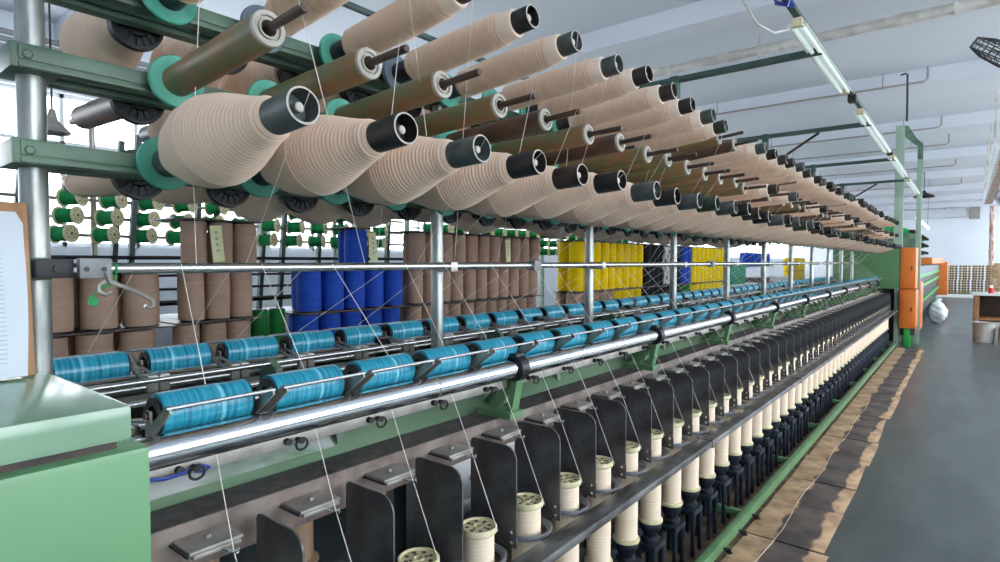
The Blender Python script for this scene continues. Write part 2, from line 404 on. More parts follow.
# spindle beam: dark ledge, dusty face, green oily sheet in the middle
for sx in (1, -1):
    f = (lambda x: x) if sx > 0 else mir
    xs = sorted((f(-1.425), f(-1.303)))
    part('ledge', MB().box(xs[0], xs[1], .38, YE, 1.0, 1.036, .002), 'ledge')
    xs = sorted((f(-1.303), f(-1.297)))
    part('face_panel', MB().box(xs[0], xs[1], .38, YE, .935, 1.039), 'panel')
part('centre_sheet', MB().box(mir(-1.425), -1.425, .38, YE, .985, 1.022), 'greenled')
for sx in (1, -1):
    f = (lambda x: x) if sx > 0 else mir
    b = MB(); b.prism([(f(-1.425), 1.022), (f(-1.425), 1.03), (f(-1.585), 1.130), (f(-1.589), 1.122)], 'y', .38, YE); ss = part('sloped_sheet', b, 'greenled')
    if sx < 0: continue
    N = 12; vs = []; fs = []
    for q in range(N + 1):
        y = .40 + .62 * q / N; w_ = .006 * math.sin(q * 2.3) + .004 * math.sin(q * 5.1)
        for x, z in ((-1.448, 1.054), (-1.50, 1.098 + w_), (-1.58, 1.145 - w_), (-1.583, 1.142 - w_), (-1.504, 1.094 + w_), (-1.452, 1.050)): vs.append((f(x), y, z))
    for q in range(N):
        for c in range(6): fs.append((q * 6 + c, q * 6 + (c + 1) % 6, q * 6 + 6 + (c + 1) % 6, q * 6 + 6 + c))
    fs += [(0, 1, 2, 3, 4, 5), tuple(N * 6 + c for c in range(6))]
    part('plastic_film', MB().add(vs, fs), 'film', ss)
# mid shafts
for x, z, r in ((-1.49, 1.225, .011), (mir(-1.49), 1.225, .011), (-1.56, 1.255, .008), (mir(-1.56), 1.255, .008)):
    part('lift_shaft', MB().tube((x, .38, z), (x, YE - .1, z), r, n=12), 'rod')
for y in [1.05 + 1.205 * k for k in range(11)]:
    for sx in (1, -1):
        f = (lambda x: x) if sx > 0 else mir
        b = MB(); b.prism([(f(-1.62), 1.022), (f(-1.46), 1.022), (f(-1.46), 1.06), (f(-1.5), 1.24), (f(-1.55), 1.27), (f(-1.6), 1.24)], 'y', y - .012, y + .012)
        part('shaft_stand', b, 'beamgreen')

# spindle rail, floor beam and base
for sx in (1, -1):
    f = (lambda x: x) if sx > 0 else mir
    xs = sorted((f(-1.062), f(-.988)))
    b = MB(); b.box(xs[0], xs[1], .38, YE, .660, .690, .003)
    for k in range(0, 52, 8): b.box(xs[0] - .004, xs[1] + .004, Y0 + .35 + k * P, Y0 + .43 + k * P, .655, .694, .002)
    part('spindle_rail', b, 'rail')
    xs = sorted((f(-1.31), f(-1.092))); 
    part('inner_beam', MB().box(*sorted((f(-1.34), f(-1.262))), .38, YE, .66, .70, .003), 'dark')
    xs = sorted((f(-1.035), f(-.995)))
    part('floor_beam', MB().box(xs[0], xs[1], .3, YE + .1, .035, .095, .003), 'bracketgreen')
    xs = sorted((f(-1.36), f(-1.245)))
    part('drive_beam', MB().box(xs[0], xs[1], .4, YE, .13, .27, .004), 'navy')
for k in range(11):
    y = 1.25 + 1.2 * k
    part('cross_bar', MB().box(mir(-1.03), -1.03, y - .02, y + .02, .045, .085, .003), 'bracketgreen')
    for sx in (1, -1):
        f = (lambda x: x) if sx > 0 else mir
        part('frame_leg', MB().box(*sorted((f(-1.42), f(-1.36))), y - .03, y + .03, 0, 1.0, .003), 'dark')

# separators, guides and spindle drives (aisle side), then their simpler twins on the window side
def sep_mesh():
    b = MB(); x0, x1, z0, z1 = -.192, 0, 0, .322
    poly = [(x0, z0), (x1, z0)] + circ(x1 - .045, z1 - .045, .045, 0, PI / 2, 8) + circ(x0 + .018, z1 - .018, .018, PI / 2, PI, 4)
    b.prism(poly, 'y', -.0025, .0025)
    b.prism([(x1 - .02, 0.), (x1 + .004, 0.), (x1 + .004, .06), (x1 - .02, .06)], 'y', -.006, -.0025)
    b.m = 1
    for z in (.018, .05): b.lathe([(0, .006), (.006, .006), (.007, .004)], (x1 - .012, -.006, z), (0, -1, 0), 8, capb=True)
    return b
def guide_mesh():
    b = MB(); b.box(-.125, 0, -.056, .056, -.004, .004, .0015); b.box(-.125, .004, -.05, .05, -.012, -.004, .0015)
    b.lathe([(0, .008), (.008, .008), (.009, .005)], (-.045, 0, .004), (0, 0, 1), 8, capb=True)
    b.m = 1; b.tube((-.132, -.062, -.006), (-.108, -.062, -.006), .009, n=8)
    b.tube((-.12, -.06, -.004), (0, -.06, -.004), .003, n=6); b.m = 0
    return b
def eye_mesh():
    b = MB(); b.tube((-.01, 0, -.006), (.022, .018, -.012), .0028, n=6)
    b.path([(.03 + .009 * math.cos(a), .02 + .009 * math.sin(a), -.013 + .001 * a) for a in [2 * PI * j / 12 for j in range(15)]], .0026, 6)
    return b
def drive_mesh():
    b = MB()
    b.lathe([(.225, .022), (.25, .026), (.255, .04), (.275, .046), (.285, .044), (.292, .034), (.305, .038), (.318, .046), (.330, .053), (.345, .055), (.350, .05), (.352, .03)], (0, 0, 0), (0, 0, 1), 22, capa=True, capb=True)
    b.box(-.045, .055, -.065, .065, .232, .262, .006)
    b.box(-.19, -.03, -.022, .022, .19, .23, .005)
    b.tube((0, 0, .12), (0, 0, .235), .02, n=12)
    for (x, y, w) in ((.042, -.052, .0115), (.042, .05, .0115), (-.03, -.055, .010)):
        b.lathe([(0, w * .8), (.015, w * 1.2), (.05, w), (.15, w * .9), (.165, w * 1.35), (.235, w * 1.3)], (x, y, .01), (0, 0, 1), 8, capa=True, capb=True)
    return b
def ring_mesh():
    b = MB(); b.lathe([(0, .072), (0, .088), (.014, .09), (.016, .084), (.010, .074), (0, .072)], (0, 0, 0), (0, 0, 1), 28)
    return b
def drum_mesh():
    b = MB(); b.lathe([(0, .05), (.008, .05), (.012, .036), (.12, .036), (.125, .044), (.135, .044)], (0, 0, 0), (0, 0, 1), 20, capa=True, capb=True); return b
SX = -1.162
protos = {}
def mpart(name, mb, m, loc, rz=0):
    key = name
    if key not in protos:
        o = mb().build(name, m, mach, local=True); protos[key] = o
    else:
        o = protos[key].copy(); COL.objects.link(o); o.parent = mach
    o.location = Vector(loc) - mach.location; o.rotation_euler = (0, 0, rz)
    return o
eye_me = None
for k in range(NS):
    y = Y0 + P * k
    if y > YE - .15: break
    mpart('separator_plate', sep_mesh, ['plate', 'rod'], (-1.095, y + .108, .692))
    g = mpart('yarn_guide', guide_mesh, ['steel', 'black'], (-1.212, y - .02, 1.006))
    if eye_me is None:
        e = eye_mesh().build('guide_eye', 'rod', g, local=True); eye_me = e
    else:
        e = eye_me.copy(); COL.objects.link(e); e.parent = g
    mpart('spindle_drive', drive_mesh, 'navy', (SX, y, 0))
    mpart('balloon_ring', ring_mesh, 'ring', (SX, y, .678))
    mpart('brake_drum', drum_mesh, 'pulley', (-1.375, y + .02, .80))
# window side twins are only glimpsed: every bay carries one backing plate row
for k in range(0, 10):
    y = Y0 + P * k
    o = mpart('separator_plate', sep_mesh, ['plate', 'rod'], (mir(-1.095), y + .108, .692), PI)

# light cross arms on the posts
for i, y in enumerate(posts):
    if i in (3, 5, 7, 9):
        a = MB(); a.box(-2.66, -.74, y - .022, y + .022, 2.915, 2.955, .003)
        ao = part('lamp_arm', a, 'postgreen')
        s = MB(); s.box(CX - .03, CX + .03, y - .03, y + .03, 2.8, 2.96, .003); part('arm_socket', s, 'postgreen', ao)
        if i in (5, 9):
            s = MB(); s.tube((CX + .02, y + .05, 2.62), (CX + .5, y + .05, 2.92), .014, n=8); part('brace', s, 'endbrown', ao)

# far end: green gear box
eb = part('end_box', MB().box(-2.1, -.985, YE, 13.95, 1.09, 1.875, .01), 'boxgreen')
part('end_leg', MB().box(-1.06, -.985, YE, 13.4, 0, 1.09, .004), 'palegreen', eb)
part('end_leg', MB().box(-2.1, -2.02, YE, 13.4, 0, 1.09, .004), 'palegreen', eb)
part('end_plate', MB().box(-2.02, -1.06, 13.5, 13.55, .05, 1.09), 'dark', eb)

# ------------------------------------------------------------------ blue spools on the feed rollers
def blue_proto():
    t = thing('film_spool', (0, 0, 0), None, 'spool')
    L = .19; r = .0445
    b = MB()
    b.lathe([(0, .034), (0, r), (.118, r), (.118, r + .0006), (.127, r + .0006), (.127, r), (L, r), (L, .034)], (0, 0, 0), (0, 1, 0), 28, mi=[0, 0, 0, 1, 0, 0, 0])
    b.build('sleeve', ['blue', 'blueband'], t, True)
    for y0, d in ((0, -1), (L, 1)):
        c = MB(); c.lathe([(0, .0345), (.004, .0385), (.008, .037), (.008, .02), (.003, .018), (.003, .009), (.018, .009)], (0, y0, 0), (0, d, 0), 24, capb=True)
        c.build('end_cap', 'black', t, True)
        a = MB(); yy = y0 + d * .014
        poly = [(-.016, -.044), (-.006, -.054), (.010, -.050), (.110, .022), (.104, .034), (.094, .036), (.012, -.018), (.010, .010), (-.010, .010)]
        a.prism(poly, 'y', yy - .0025, yy + .0025)
        a.tube((-.01, yy, -.01), (-.165, yy, -.042), .005, n=6)
        a.box(-.188, -.14, yy - .014, yy + .014, -.062, -.012, .003)
        a.build('lever_arm', 'steel' , t, True)
    b = MB(); b.tube((.102, -.02, .030), (.102, L + .02, .030), .0048, n=8); b.build('handle', 'rod', t, True)
    b = MB(); b.tube((0, -.024, 0), (0, L + .024, 0), .0065, n=10); b.build('axle', 'tubedark', t, True)
    return t
BF = -1.322
proto = blue_proto(); first = True
for row, (bx, rz) in enumerate(((BF, 0), (mir(BF), PI))):
    for k in range(NS):
        y = Y0 + P * k
        if y > YE - .2: break
        lab = '%s spool of blue film from the green cabinet, in the %s roller row' % (nth(k + 1), ('near', 'far')[row])
        loc = (bx, y - .092 + (.19 if rz else 0) , 1.2795 if not rz else 1.272)
        if first: o = proto; o.location = loc; first = False
        else: o = dup(proto, loc, rz=rz)
        tag(o, lab, 'spool', 'blue film spools on the feed rollers')

# ------------------------------------------------------------------ cream bobbins on the spindles
def bobbin_proto():
    t = thing('spindle_bobbin', (0, 0, 0), None, 'bobbin')
    H = .43; z0 = .012
    pf = [(z0 + .0, .044)]; n = 90
    for i in range(n + 1):
        x = z0 + .006 + (H - .04) * i / n; pf.append((x, .0495 + .0007 * math.sin(i * 2.1) + (.001 if 20 < i < 70 else 0)))
    b = MB().lathe(pf, (0, 0, 0), (0, 0, 1), 28); b.build('yarn', 'cream', t, True)
    b = MB().lathe([(0, .03), (0, .056), (.003, .059), (.014, .059), (.017, .056), (.017, .044)], (0, 0, 0), (0, 0, 1), 32, capa=True); b.build('bottom_flange', 'flange', t, True)
    b = MB(); b.lathe([(H - .024, .044), (H - .02, .056), (H - .017, .0585), (H - .004, .0585), (H, .056), (H, .051), (H - .005, .049), (H - .005, .016), (H - .002, .0155), (H - .002, .012), (H - .03, .011)], (0, 0, 0), (0, 0, 1), 32, capb=True)
    b.m = 1
    for j in range(8):
        a = 2 * PI * j / 8; b.lathe([(0, .0068), (.0007, .0066)], (.036 * math.cos(a), .036 * math.sin(a), H - .005), (0, 0, 1), 8, capb=True)
    for j in range(4):
        a = 2 * PI * (j + .5) / 4; b.lathe([(0, .005), (.0007, .0048)], (.023 * math.cos(a), .023 * math.sin(a), H - .005), (0, 0, 1), 8, capb=True)
    b.build('top_flange', ['flange', 'hole'], t, True)
    return t
proto = bobbin_proto(); ZB = .357
for k in range(2, NS):
    y = Y0 + P * k
    if y > YE - .15: break
    o = proto if k == 2 else dup(proto)
    o.location = (SX, y, ZB); o.rotation_euler = (0, 0, random.uniform(0, 6))
    tag(o, 'cream yarn bobbin between black plates, %s along the spindle rail from the picture front' % nth(k - 1), 'bobbin', 'cream bobbins along the spindle rail')

# ------------------------------------------------------------------ creel bobbins (axis local +x, base at the rail)
def flange_mesh(kind):
    b = MB()
    if kind == 'turq' or kind == 'greyflange':
        b.lathe([(.0, .02), (.0, .064), (.003, .067), (.011, .067), (.014, .064), (.013, .048), (.016, .04), (.016, .03)], n=36, capa=True)
    else:
        b.lathe([(.0, .02), (.0, .03), (.006, .034), (.006, .058), (.0, .06), (.0, .068), (.018, .071), (.022, .068), (.022, .03)], n=36, capa=True)
        for j in range(16):
            a = 2 * PI * j / 16; rt = Matrix.Rotation(a, 3, 'X'); b.box(.001, .008, .034, .062, -.003, .003, 0, rt, (0, 0, 0))
    return b
def ridged(pts, pitch, amp):
    out = []; L = pts[-1][0] - pts[0][0]; n = max(4, int(L / pitch) * 4)
    for i in range(n + 1):
        x = pts[0][0] + L * i / n
        for (xa, ra), (xb, rb) in zip(pts, pts[1:]):
            if xa <= x <= xb + 1e-9:
                t = (x - xa) / (xb - xa); t = t * t * (3 - 2 * t) * .35 + t * .65; r = ra + (rb - ra) * t; break
        am = amp(x) if callable(amp) else amp
        out.append((x, r + am * (.25, .5, .25, -1.)[i % 4] * (.85 + .3 * random.random())))
    return out
def creel_proto(kind, fl, tube):
    t = thing('creel_bobbin', (0, 0, 0), None, 'bobbin')
    flange_mesh(fl).build('flange', fl, t, True)
    if kind == 'cone':
        b = MB(); b.lathe([(.012, .036), (.60, .0355), (.627, .0355), (.628, .0315), (.585, .031), (.584, .008)], n=28, mi=[0, 0, 1, 0, 0]); b.build('tube', [tube, 'rim'], t, True)
        pts = [(.088, .046), (.13, .062), (.19, .085), (.25, .098), (.295, .101), (.325, .096), (.51, .046), (.53, .0375)]
        pf = [(.0875, .034)] + ridged(pts, .0105, lambda x: .0012 if x < .25 else .0004 if x < .3 else .0018) + [(.532, .034)]
        MB().lathe(pf, n=36).build('yarn', 'yarn', t, True, angle=24)
        b = MB(); b.lathe([(.53, .010), (.613, .010), (.615, .008)], n=12, capb=True); b.build('peg', 'rim', t, True)
    elif kind == 'thin':
        b = MB(); b.lathe([(.012, .036), (.10, .034), (.58, .034), (.592, .034), (.593, .030), (.55, .0295), (.549, .008)], n=28, mi=[0, 0, 0, 1, 0, 0]); b.build('tube', [tube, 'rim'], t, True)
        pts = [(.088, .044), (.1, .05), (.30, .0515), (.46, .049), (.492, .046)]
        pf = [(.085, .034)] + ridged(pts, .0115, .0032)
        MB().lathe(pf, n=32).build('yarn', 'yarn', t, True, angle=24)
        MB().lathe([(.49, .0462), (.495, .0445), (.528, .043), (.534, .040), (.535, .034)], n=32).build('end_winding', 'yarnsmooth', t, True)
        b = MB(); b.lathe([(.53, .011), (.578, .011), (.58, .009)], n=12, capb=True); b.build('peg', 'rim', t, True)
    else:
        b = MB(); b.lathe([(.012, .038), (.452, .0375), (.456, .0375), (.458, .033)], n=28, mi=[0, 0, 0]); b.build('tube', [tube], t, True)
        b = MB(); b.lathe([(.453, .0377), (.461, .0373), (.463, .0355), (.463, .027), (.457, .026), (.457, .022), (.462, .021), (.462, .017), (.43, .0165)], n=28, capb=True); b.build('end_ring', 'rim', t, True)
        b = MB(); b.lathe([(.38, .0095), (.592, .0095), (.594, .008)], n=12, capb=True, mi=[0, 0]); b.build('peg', 'pegbrown', t, True)
    return t
cproto = {}
GR = {'cone': 'full', 'thin': 'part-wound', 'empty': 'empty'}
def creel(kind, fl, tube, loc, rz, tilt, lab, group, roll=0):
    key = (kind, fl, tube)
    if key not in cproto: o = cproto[key] = creel_proto(*key)
    else: o = dup(cproto[key])
    o.location = loc; o.rotation_euler = (roll, tilt, rz); tag(o, lab, 'bobbin', group); return o
ENDS = ['endblack', 'endgrey', 'endblack', 'endgrey', 'endgreen', 'endbrown', 'endblack', 'endgrey']
rown = ('lowest', 'middle', 'highest')
rr = random.Random(3)
NC = 50
for k in range(NC):
    y0_ = .62 + P * k
    for r in (0, 1, 2):
        y = y0_ + (0, .03, .015)[r]
        if r == 0:
            kind = 'cone'; tube = ENDS[(k * 3 + 1) % 8] if k else 'endgrey'
            if k == 1: tube = 'endblack'
            if k > 12 and rr.random() < .12: kind = 'thin'
        elif r == 1:
            kind = 'empty'; tube = ('tubebrown', 'tubegreen', 'tubegreen', 'tubegreen', 'tubedark', 'tubegreen', 'tubedark', 'tubebrown')[k] if k < 8 else rr.choice(['tubebrown', 'tubegreen', 'tubedark'])
            if k == 0: tube = 'tubebrown'
            if k > 10 and rr.random() < .2: kind = 'thin'; tube = rr.choice(ENDS)
        else:
            kind = 'thin'; tube = ENDS[(k * 5 + 2) % 8] if k > 4 else ('endblack', 'endgrey', 'endblack', 'endblack', 'endgrey')[k]
            if k > 10 and rr.random() < .22: kind = 'empty'; tube = rr.choice(['tubebrown', 'tubegreen', 'tubedark'])
        fl = 'turq' if not (r == 2 and k in (1, 3)) else 'greyflange'
        what = {'cone': 'full beige yarn bobbin', 'thin': 'part-wound beige yarn bobbin', 'empty': 'empty %s bobbin tube' % {'tubebrown': 'brown', 'tubegreen': 'olive', 'tubedark': 'dark'}.get(tube, 'brown')}[kind]
        lab = '%s, %s from the clipboard post on the %s creel row, aisle side' % (what, nth(k + 1), rown[r])
        tilt = -(.062, .05, .095)[r] + rr.uniform(-.01, .01) * (1 if k < 5 else 1.8)
        creel(kind, fl, tube, (-1.59 + (0 if k < 5 else rr.uniform(-.006, .03)), y, ROWS[r] + .006 + rr.uniform(-.003, .003)), rr.uniform(-.012, .012), tilt, lab, 'bobbins on the aisle side of the creel')
for k in range(26):
    y = .64 + P * k
    for r in (0, 1, 2):
        kind = 'cone' if rr.random() < .7 else 'thin'; tube = rr.choice(ENDS)
        if k == 0: kind, tube = (('thin', 'endbrown'), ('empty', 'tubedark'), ('cone', 'endblack'))[r]
        what = {'cone': 'full beige yarn bobbin', 'thin': 'part-wound beige yarn bobbin', 'empty': 'empty dark bobbin tube'}[kind]
        lab = '%s, %s from the clipboard post on the %s creel row, window side' % (what, nth(k + 1), rown[r])
        creel(kind, 'black', tube, (-1.80, y, ROWS[r] + rr.uniform(-.003, .003)), PI, -.04, lab, 'bobbins on the window side of the creel')

# ------------------------------------------------------------------ yarn strands
SR = .001
def strand(pts, lab, grp):
    o = MB().path(pts, SR, 5).build('yarn_strand', 'strand'); tag(o, lab, 'yarn', grp)
rs = random.Random(11)
for k in range(NS):
    y = Y0 + P * k
    if y > YE - .2: break
    n = nth(k + 1)
    # front: over the roller, through the guide eye, to the bobbin rim
    strand([(-1.322, y + .02, 1.234), (-1.30, y + .018, 1.19), (-1.29, y + .017, 1.172), (-1.182, y, .994), (-1.112, y + .02, .80), (-1.102, y + .022, .775)],
           'thin cream yarn from the %s near blue spool down to its bobbin' % n, 'yarns running down to the bobbins')
    yr_ = y + rs.uniform(.03, .14)
    strand([(-1.604, yr_, 1.594), (BF + .0, y + rs.uniform(-.04, .05), 1.325)], 'thin cream yarn from the eye-height rail to the %s near blue spool' % n, 'yarns fanning down from the rail')
    strand([(-1.626, yr_ - rs.uniform(.02, .1), 1.594), (mir(BF), y + rs.uniform(-.04, .05), 1.325)], 'thin cream yarn from the eye-height rail to the %s far blue spool' % n, 'yarns fanning down from the rail')
    r = k % 3
    xe, ze = ((-.955, 1.915), (-.99, 2.10), (-.99, 2.35))[r]
    ys = .625 + P * k
    strand([(xe, ys, ze), (-1.58, ys + (.2, .45, .5)[r] + rs.uniform(-.05, .05), 1.598)], 'thin cream yarn falling from the %s aisle side creel position to the rail' % n, 'yarns falling from the creel')
    if k < 30:
        r2 = (k + 1) % 3; xe, ze = ((-.955, 1.915), (-.99, 2.10), (-.99, 2.35))[r2]
        strand([(xe, ys, ze - .004), (-1.575, ys + (.3, .6, .75)[r2] + rs.uniform(-.05, .05), 1.598)], 'second thin cream yarn falling from the %s aisle side creel position' % n, 'yarns falling from the creel')
strand([(-1.42, .66, 2.6), (-1.49, .645, 1.86), (-1.604, .70, 1.594)], 'white yarn dropping in front of the first turquoise flange', 'yarns falling from the creel')

# ------------------------------------------------------------------ clipboard, hook
t = thing('clipboard', (-1.62, .2, 1.348), 'wooden clipboard holding white ruled sheets on the green cabinet by the post', 'clipboard')
rt = Matrix.Rotation(math.radians(-6), 3, 'Y'); ab = (-1.60, .2, 1.348)
b = MB(); b.box(-1.612, -1.604, .02, .352, 1.35, 1.735, .002, rt, ab); b.build('board', 'wood', t)
b = MB(); N = 14; vs = []; fs = []
for i in range(N + 1):
    s = i / N; z = 1.352 + .36 * s; bul = .018 * math.sin(PI * min(1, s * 1.2)) + .02 * (1 - s) ** 3
    for yy, e in ((.03, 0), ((.342 - .010 * (1 - s) ** 2) - (.012 if i == N else 0), 0)):
        for xx in (-1.603, -1.597 + bul): vs.append(rt @ (Vector((xx, yy, z)) - Vector(ab)) + Vector(ab))
for i in range(N):
    o = i * 4
    fs += [(o + 1, o + 3, o + 7, o + 5), (o, o + 4, o + 6, o + 2), (o, o + 1, o + 5, o + 4), (o + 2, o + 6, o + 7, o + 3)]
fs += [(0, 2, 3, 1), (N * 4, N * 4 + 1, N * 4 + 3, N * 4 + 2)]
b.add(vs, fs); pp = b.build('paper_sheets', 'paper', t)
b = MB()
for i in range(1, 30):
    s = .06 + i * .027; z = 1.352 + .36 * s; bul = .018 * math.sin(PI * min(1, s * 1.2)) + .02 * (1 - s) ** 3
    if s > .86: break
    b.box(-1.597 + bul - .001, -1.597 + bul + .0008, .04, .30, z - .0008, z + .0008, 0, rt, ab)
b.build('ruled_lines', 'ink', pp)
b = MB(); b.box(-1.602, -1.575, .10, .285, 1.685, 1.722, .006, rt, ab); b.tube((-1.568, .12, 1.73), (-1.568, .27, 1.73), .006); b.build('clip', 'dark', t)
t = thing('hook', (-1.60, 0.495, 1.57), 'bent grey wire hook tied with green string under the rail bracket', 'hook')
b = MB(); b.path([(-1.597, 0.490, 1.575), (-1.59, 0.495, 1.552), (-1.588, 0.535, 1.535), (-1.586, 0.565, 1.518), (-1.585, 0.583, 1.505), (-1.585, 0.587, 1.492), (-1.585, 0.577, 1.487), (-1.585, 0.567, 1.492)], .0055, 8)
b.path([(-1.59, 0.485, 1.555), (-1.59, 0.471, 1.545), (-1.59, 0.470, 1.53), (-1.59, 0.485, 1.522), (-1.59, 0.497, 1.53)], .005, 8); b.build('wire', 'steel', t)
b = MB(); b.path([(-1.6155 + .015 * math.cos(a), .512, 1.583 + .015 * math.sin(a)) for a in [2 * PI * j / 14 for j in range(15)]], .003, 6)
b.path([(-1.60, 0.510, 1.568), (-1.595, 0.505, 1.55), (-1.592, 0.470, 1.535), (-1.59, 0.455, 1.51)], .003, 6)
b.prism([(.452, 1.522), (.470, 1.514), (.467, 1.495), (.447, 1.503)], 'x', -1.592, -1.588); b.build('string', 'spoolgreen', t)
o = MB().path([(-1.29, .45, 1.158), (-1.287, .49, 1.15), (-1.285, .53, 1.153), (-1.283, .56, 1.162), (-1.281, .58, 1.152), (-1.283, .57, 1.145), (-1.285, .55, 1.15)], .004, 6).build('tape_tie', 'blueplastic')
tag(o, 'blue tape tied to the first black pulley hook under the chrome roller', 'tape')

# ------------------------------------------------------------------ stacked yarn packages beside the machine
def pkg_proto(m, r, h):
    t = thing('yarn_package', (0, 0, 0), None, 'yarn package')
    n = 26; pf = [(.006, r * .72)] + [(.008 + (h - .016) * i / n, r * (.975 + .025 * math.sin(PI * i / n)) + .0007 * (-1) ** i) for i in range(n + 1)] + [(h - .006, r * .7)]
    MB().lathe(pf, (0, 0, 0), (0, 0, 1), 24).build('yarn', m, t, True)
    b = MB(); b.lathe([(0, .03), (0, r * .86), (.006, r * .86), (.008, r * .7)], (0, 0, 0), (0, 0, 1), 20, capa=True)
    b.build('end_disc', 'endblack', t, True); b = MB()
    b.lathe([(h - .008, r * .72), (h - .006, r * .86), (h, r * .86), (h, .024), (h - .03, .022)], (0, 0, 0), (0, 0, 1), 20, capb=True)
    b.build('end_disc', 'endblack', t, True); return t
pk = {}
def package(m, loc, lab, grp, r=.064, h=.262):
    key = (m, r, h)
    if key not in pk: o = pk[key] = pkg_proto(m, r, h)
    else: o = dup(pk[key])
    o.location = loc; o.rotation_euler = (rs.uniform(-.012, .012), rs.uniform(-.012, .012), rs.uniform(0, 6)); tag(o, lab, 'yarn package', grp)
LAYZ = (1.016, 1.287, 1.558)
def cluster(y0, n, deep, layers, desc, colname, m, group, x0=-3.2, pitch=.137, skip=None, r=.064):
    names = {3: ('bottom', 'middle', 'top'), 2: ('lower', 'upper'), 1: ('only',)}[len(layers)]
    for li, L in enumerate(layers):
        n0, n1 = (0, n) if not isinstance(L, tuple) else L
        for d in range(deep):
            for k in range(n0, n1):
                mm, cn = (m, colname) if not skip else skip(li, k)
                off = ((li * 37) % 5) * .012
                package(mm, (x0 - d * (2 * r + .012) + rs.uniform(-.006, .006), y0 + .068 + k * pitch + off + (.07 if d else 0) + rs.uniform(-.004, .004), LAYZ[li]),
                        '%s yarn package, %s along the %s row of the %s layer, %s' % (cn, nth(k + 1), ('front', 'rear')[d] if deep > 1 else 'only', names[li], desc), group, r=r)
        if li < len(layers) - 0:
            zt = LAYZ[li] + .262
            o = MB().box(x0 - .07 - .14 * (deep - 1), x0 + .075, y0 + n0 * pitch - .01, y0 + n1 * pitch + .06, zt + .001, zt + .008).build('divider_board', 'endbrown')
            tag(o, 'thin dark board lying on the %s layer, %s' % (names[li], desc), 'board')
    xa, xb, ya, yb = x0 - .1 - .14 * (deep - 1), x0 + .1, y0 - .02, y0 + n * pitch + .07
    t = thing('trolley', ((xa + xb) / 2, (ya + yb) / 2, 0), 'dark steel trolley table carrying the %s' % desc, 'trolley', 'trolleys behind the machine')
    MB().box(xa, xb, ya, yb, .985, 1.014, .003).build('table_top', 'endbrown', t)
    for px in (xa + .03, xb - .03):
        for py in (ya + .04, yb - .04): MB().box(px - .02, px + .02, py - .02, py + .02, 0, .985, .003).build('leg', 'dark', t)
    MB().box(xa, xb, ya, yb, .3, .325, .003).build('shelf', 'dark', t)
cluster(.66, 3, 2, [1, 1], 'nearest brown stack', 'brown', 'pkgbrown', 'brown packages in the nearest stack', x0=-3.12, pitch=.17, r=.075)
cluster(1.27, 3, 2, [1, 1, 1], 'tall brown stack', 'brown', 'pkgbrown', 'brown packages in the tall stack')
cluster(1.98, 5, 2, [1, 1, (2, 3)], 'blue stack', 'blue', 'pkgblue', 'blue packages', pitch=.168, r=.076)
cluster(2.88, 11, 2, [1, 1, 1], 'wide brown stack', 'brown', 'pkgbrown', 'brown packages in the wide stack', pitch=.147)
cluster(5.15, 9, 2, [1, 1, 1], 'nearer yellow stack', 'yellow', 'pkgyellow', 'yellow packages in the nearer stack', skip=lambda li, k: ('pkgbrown', 'brown') if li == 0 and k < 5 else ('pkgyellow', 'yellow'), pitch=.178, r=.082)
cluster(6.86, 8, 1, [1, 1, 1], 'black stack', 'black', 'pkgblack', 'black packages', pitch=.14)
cluster(8.03, 10, 1, [1, 1, 1], 'farther yellow stack', 'yellow', 'pkgyellow', 'packages in the farther yellow stack', skip=lambda li, k: (('pkgblue', 'blue') if li else ('pkggreen', 'green')) if k < 2 else ('pkgyellow', 'yellow'), pitch=.178, r=.084)
for i, (x, y, z) in enumerate(((-3.3, 1.80, 1.016), (-3.3, 1.915, 1.016))):
    package('pkggreen', (x, y, z), 'green yarn package, %s between the tall brown stack and the blue stack' % ('left one', 'right one')[i], 'green packages', r=.05, h=.3)
o = MB().box(-3.40, -3.20, 1.75, 1.99, .985, 1.014).build('plank', 'endbrown'); tag(o, 'short dark plank bridging the trolleys of the brown and blue stacks', 'plank')
for y, x, z, lab in ((1.475, -3.128, 1.70, 'pale yellow paper tag hanging on the tall brown stack'), (2.50, -3.10, 1.70, 'pale yellow paper tag hanging on the top blue package'), (4.0, -3.128, 1.70, 'pale yellow paper tag hanging on the wide brown stack')):
    t = thing('paper_tag', (x, y, z), lab, 'tag', 'paper tags on the packages')
    rt = Matrix.Rotation(.09, 3, 'X')
    MB().box(x - .001, x + .001, y - .032, y + .032, z - .10, z + .095, 0, rt, (x, y, z)).build('slip', 'tag', t)
    b = MB()
    for j in range(4): b.box(x + .001, x + .0016, y - .008, y + .008, z + .05 - j * .032, z + .064 - j * .032, 0, rt, (x, y, z))
    b.build('written_marks', 'ink', t)
# crumpled clear film hanging on the black stack
b = MB()
for j in range(7):
    y = 7.35 + .03 * j; pts = [(-3.12 + .02 * math.sin(j * 2 + q * 1.3), y + .03 * math.sin(q * 1.7 + j), 1.80 - .07 * q) for q in range(8)]
    b.path(pts, .012, 5)
tag(b.build('plastic_wrap', 'bag'), 'crumpled clear plastic wrap hanging over the black yarn packages', 'plastic wrap')

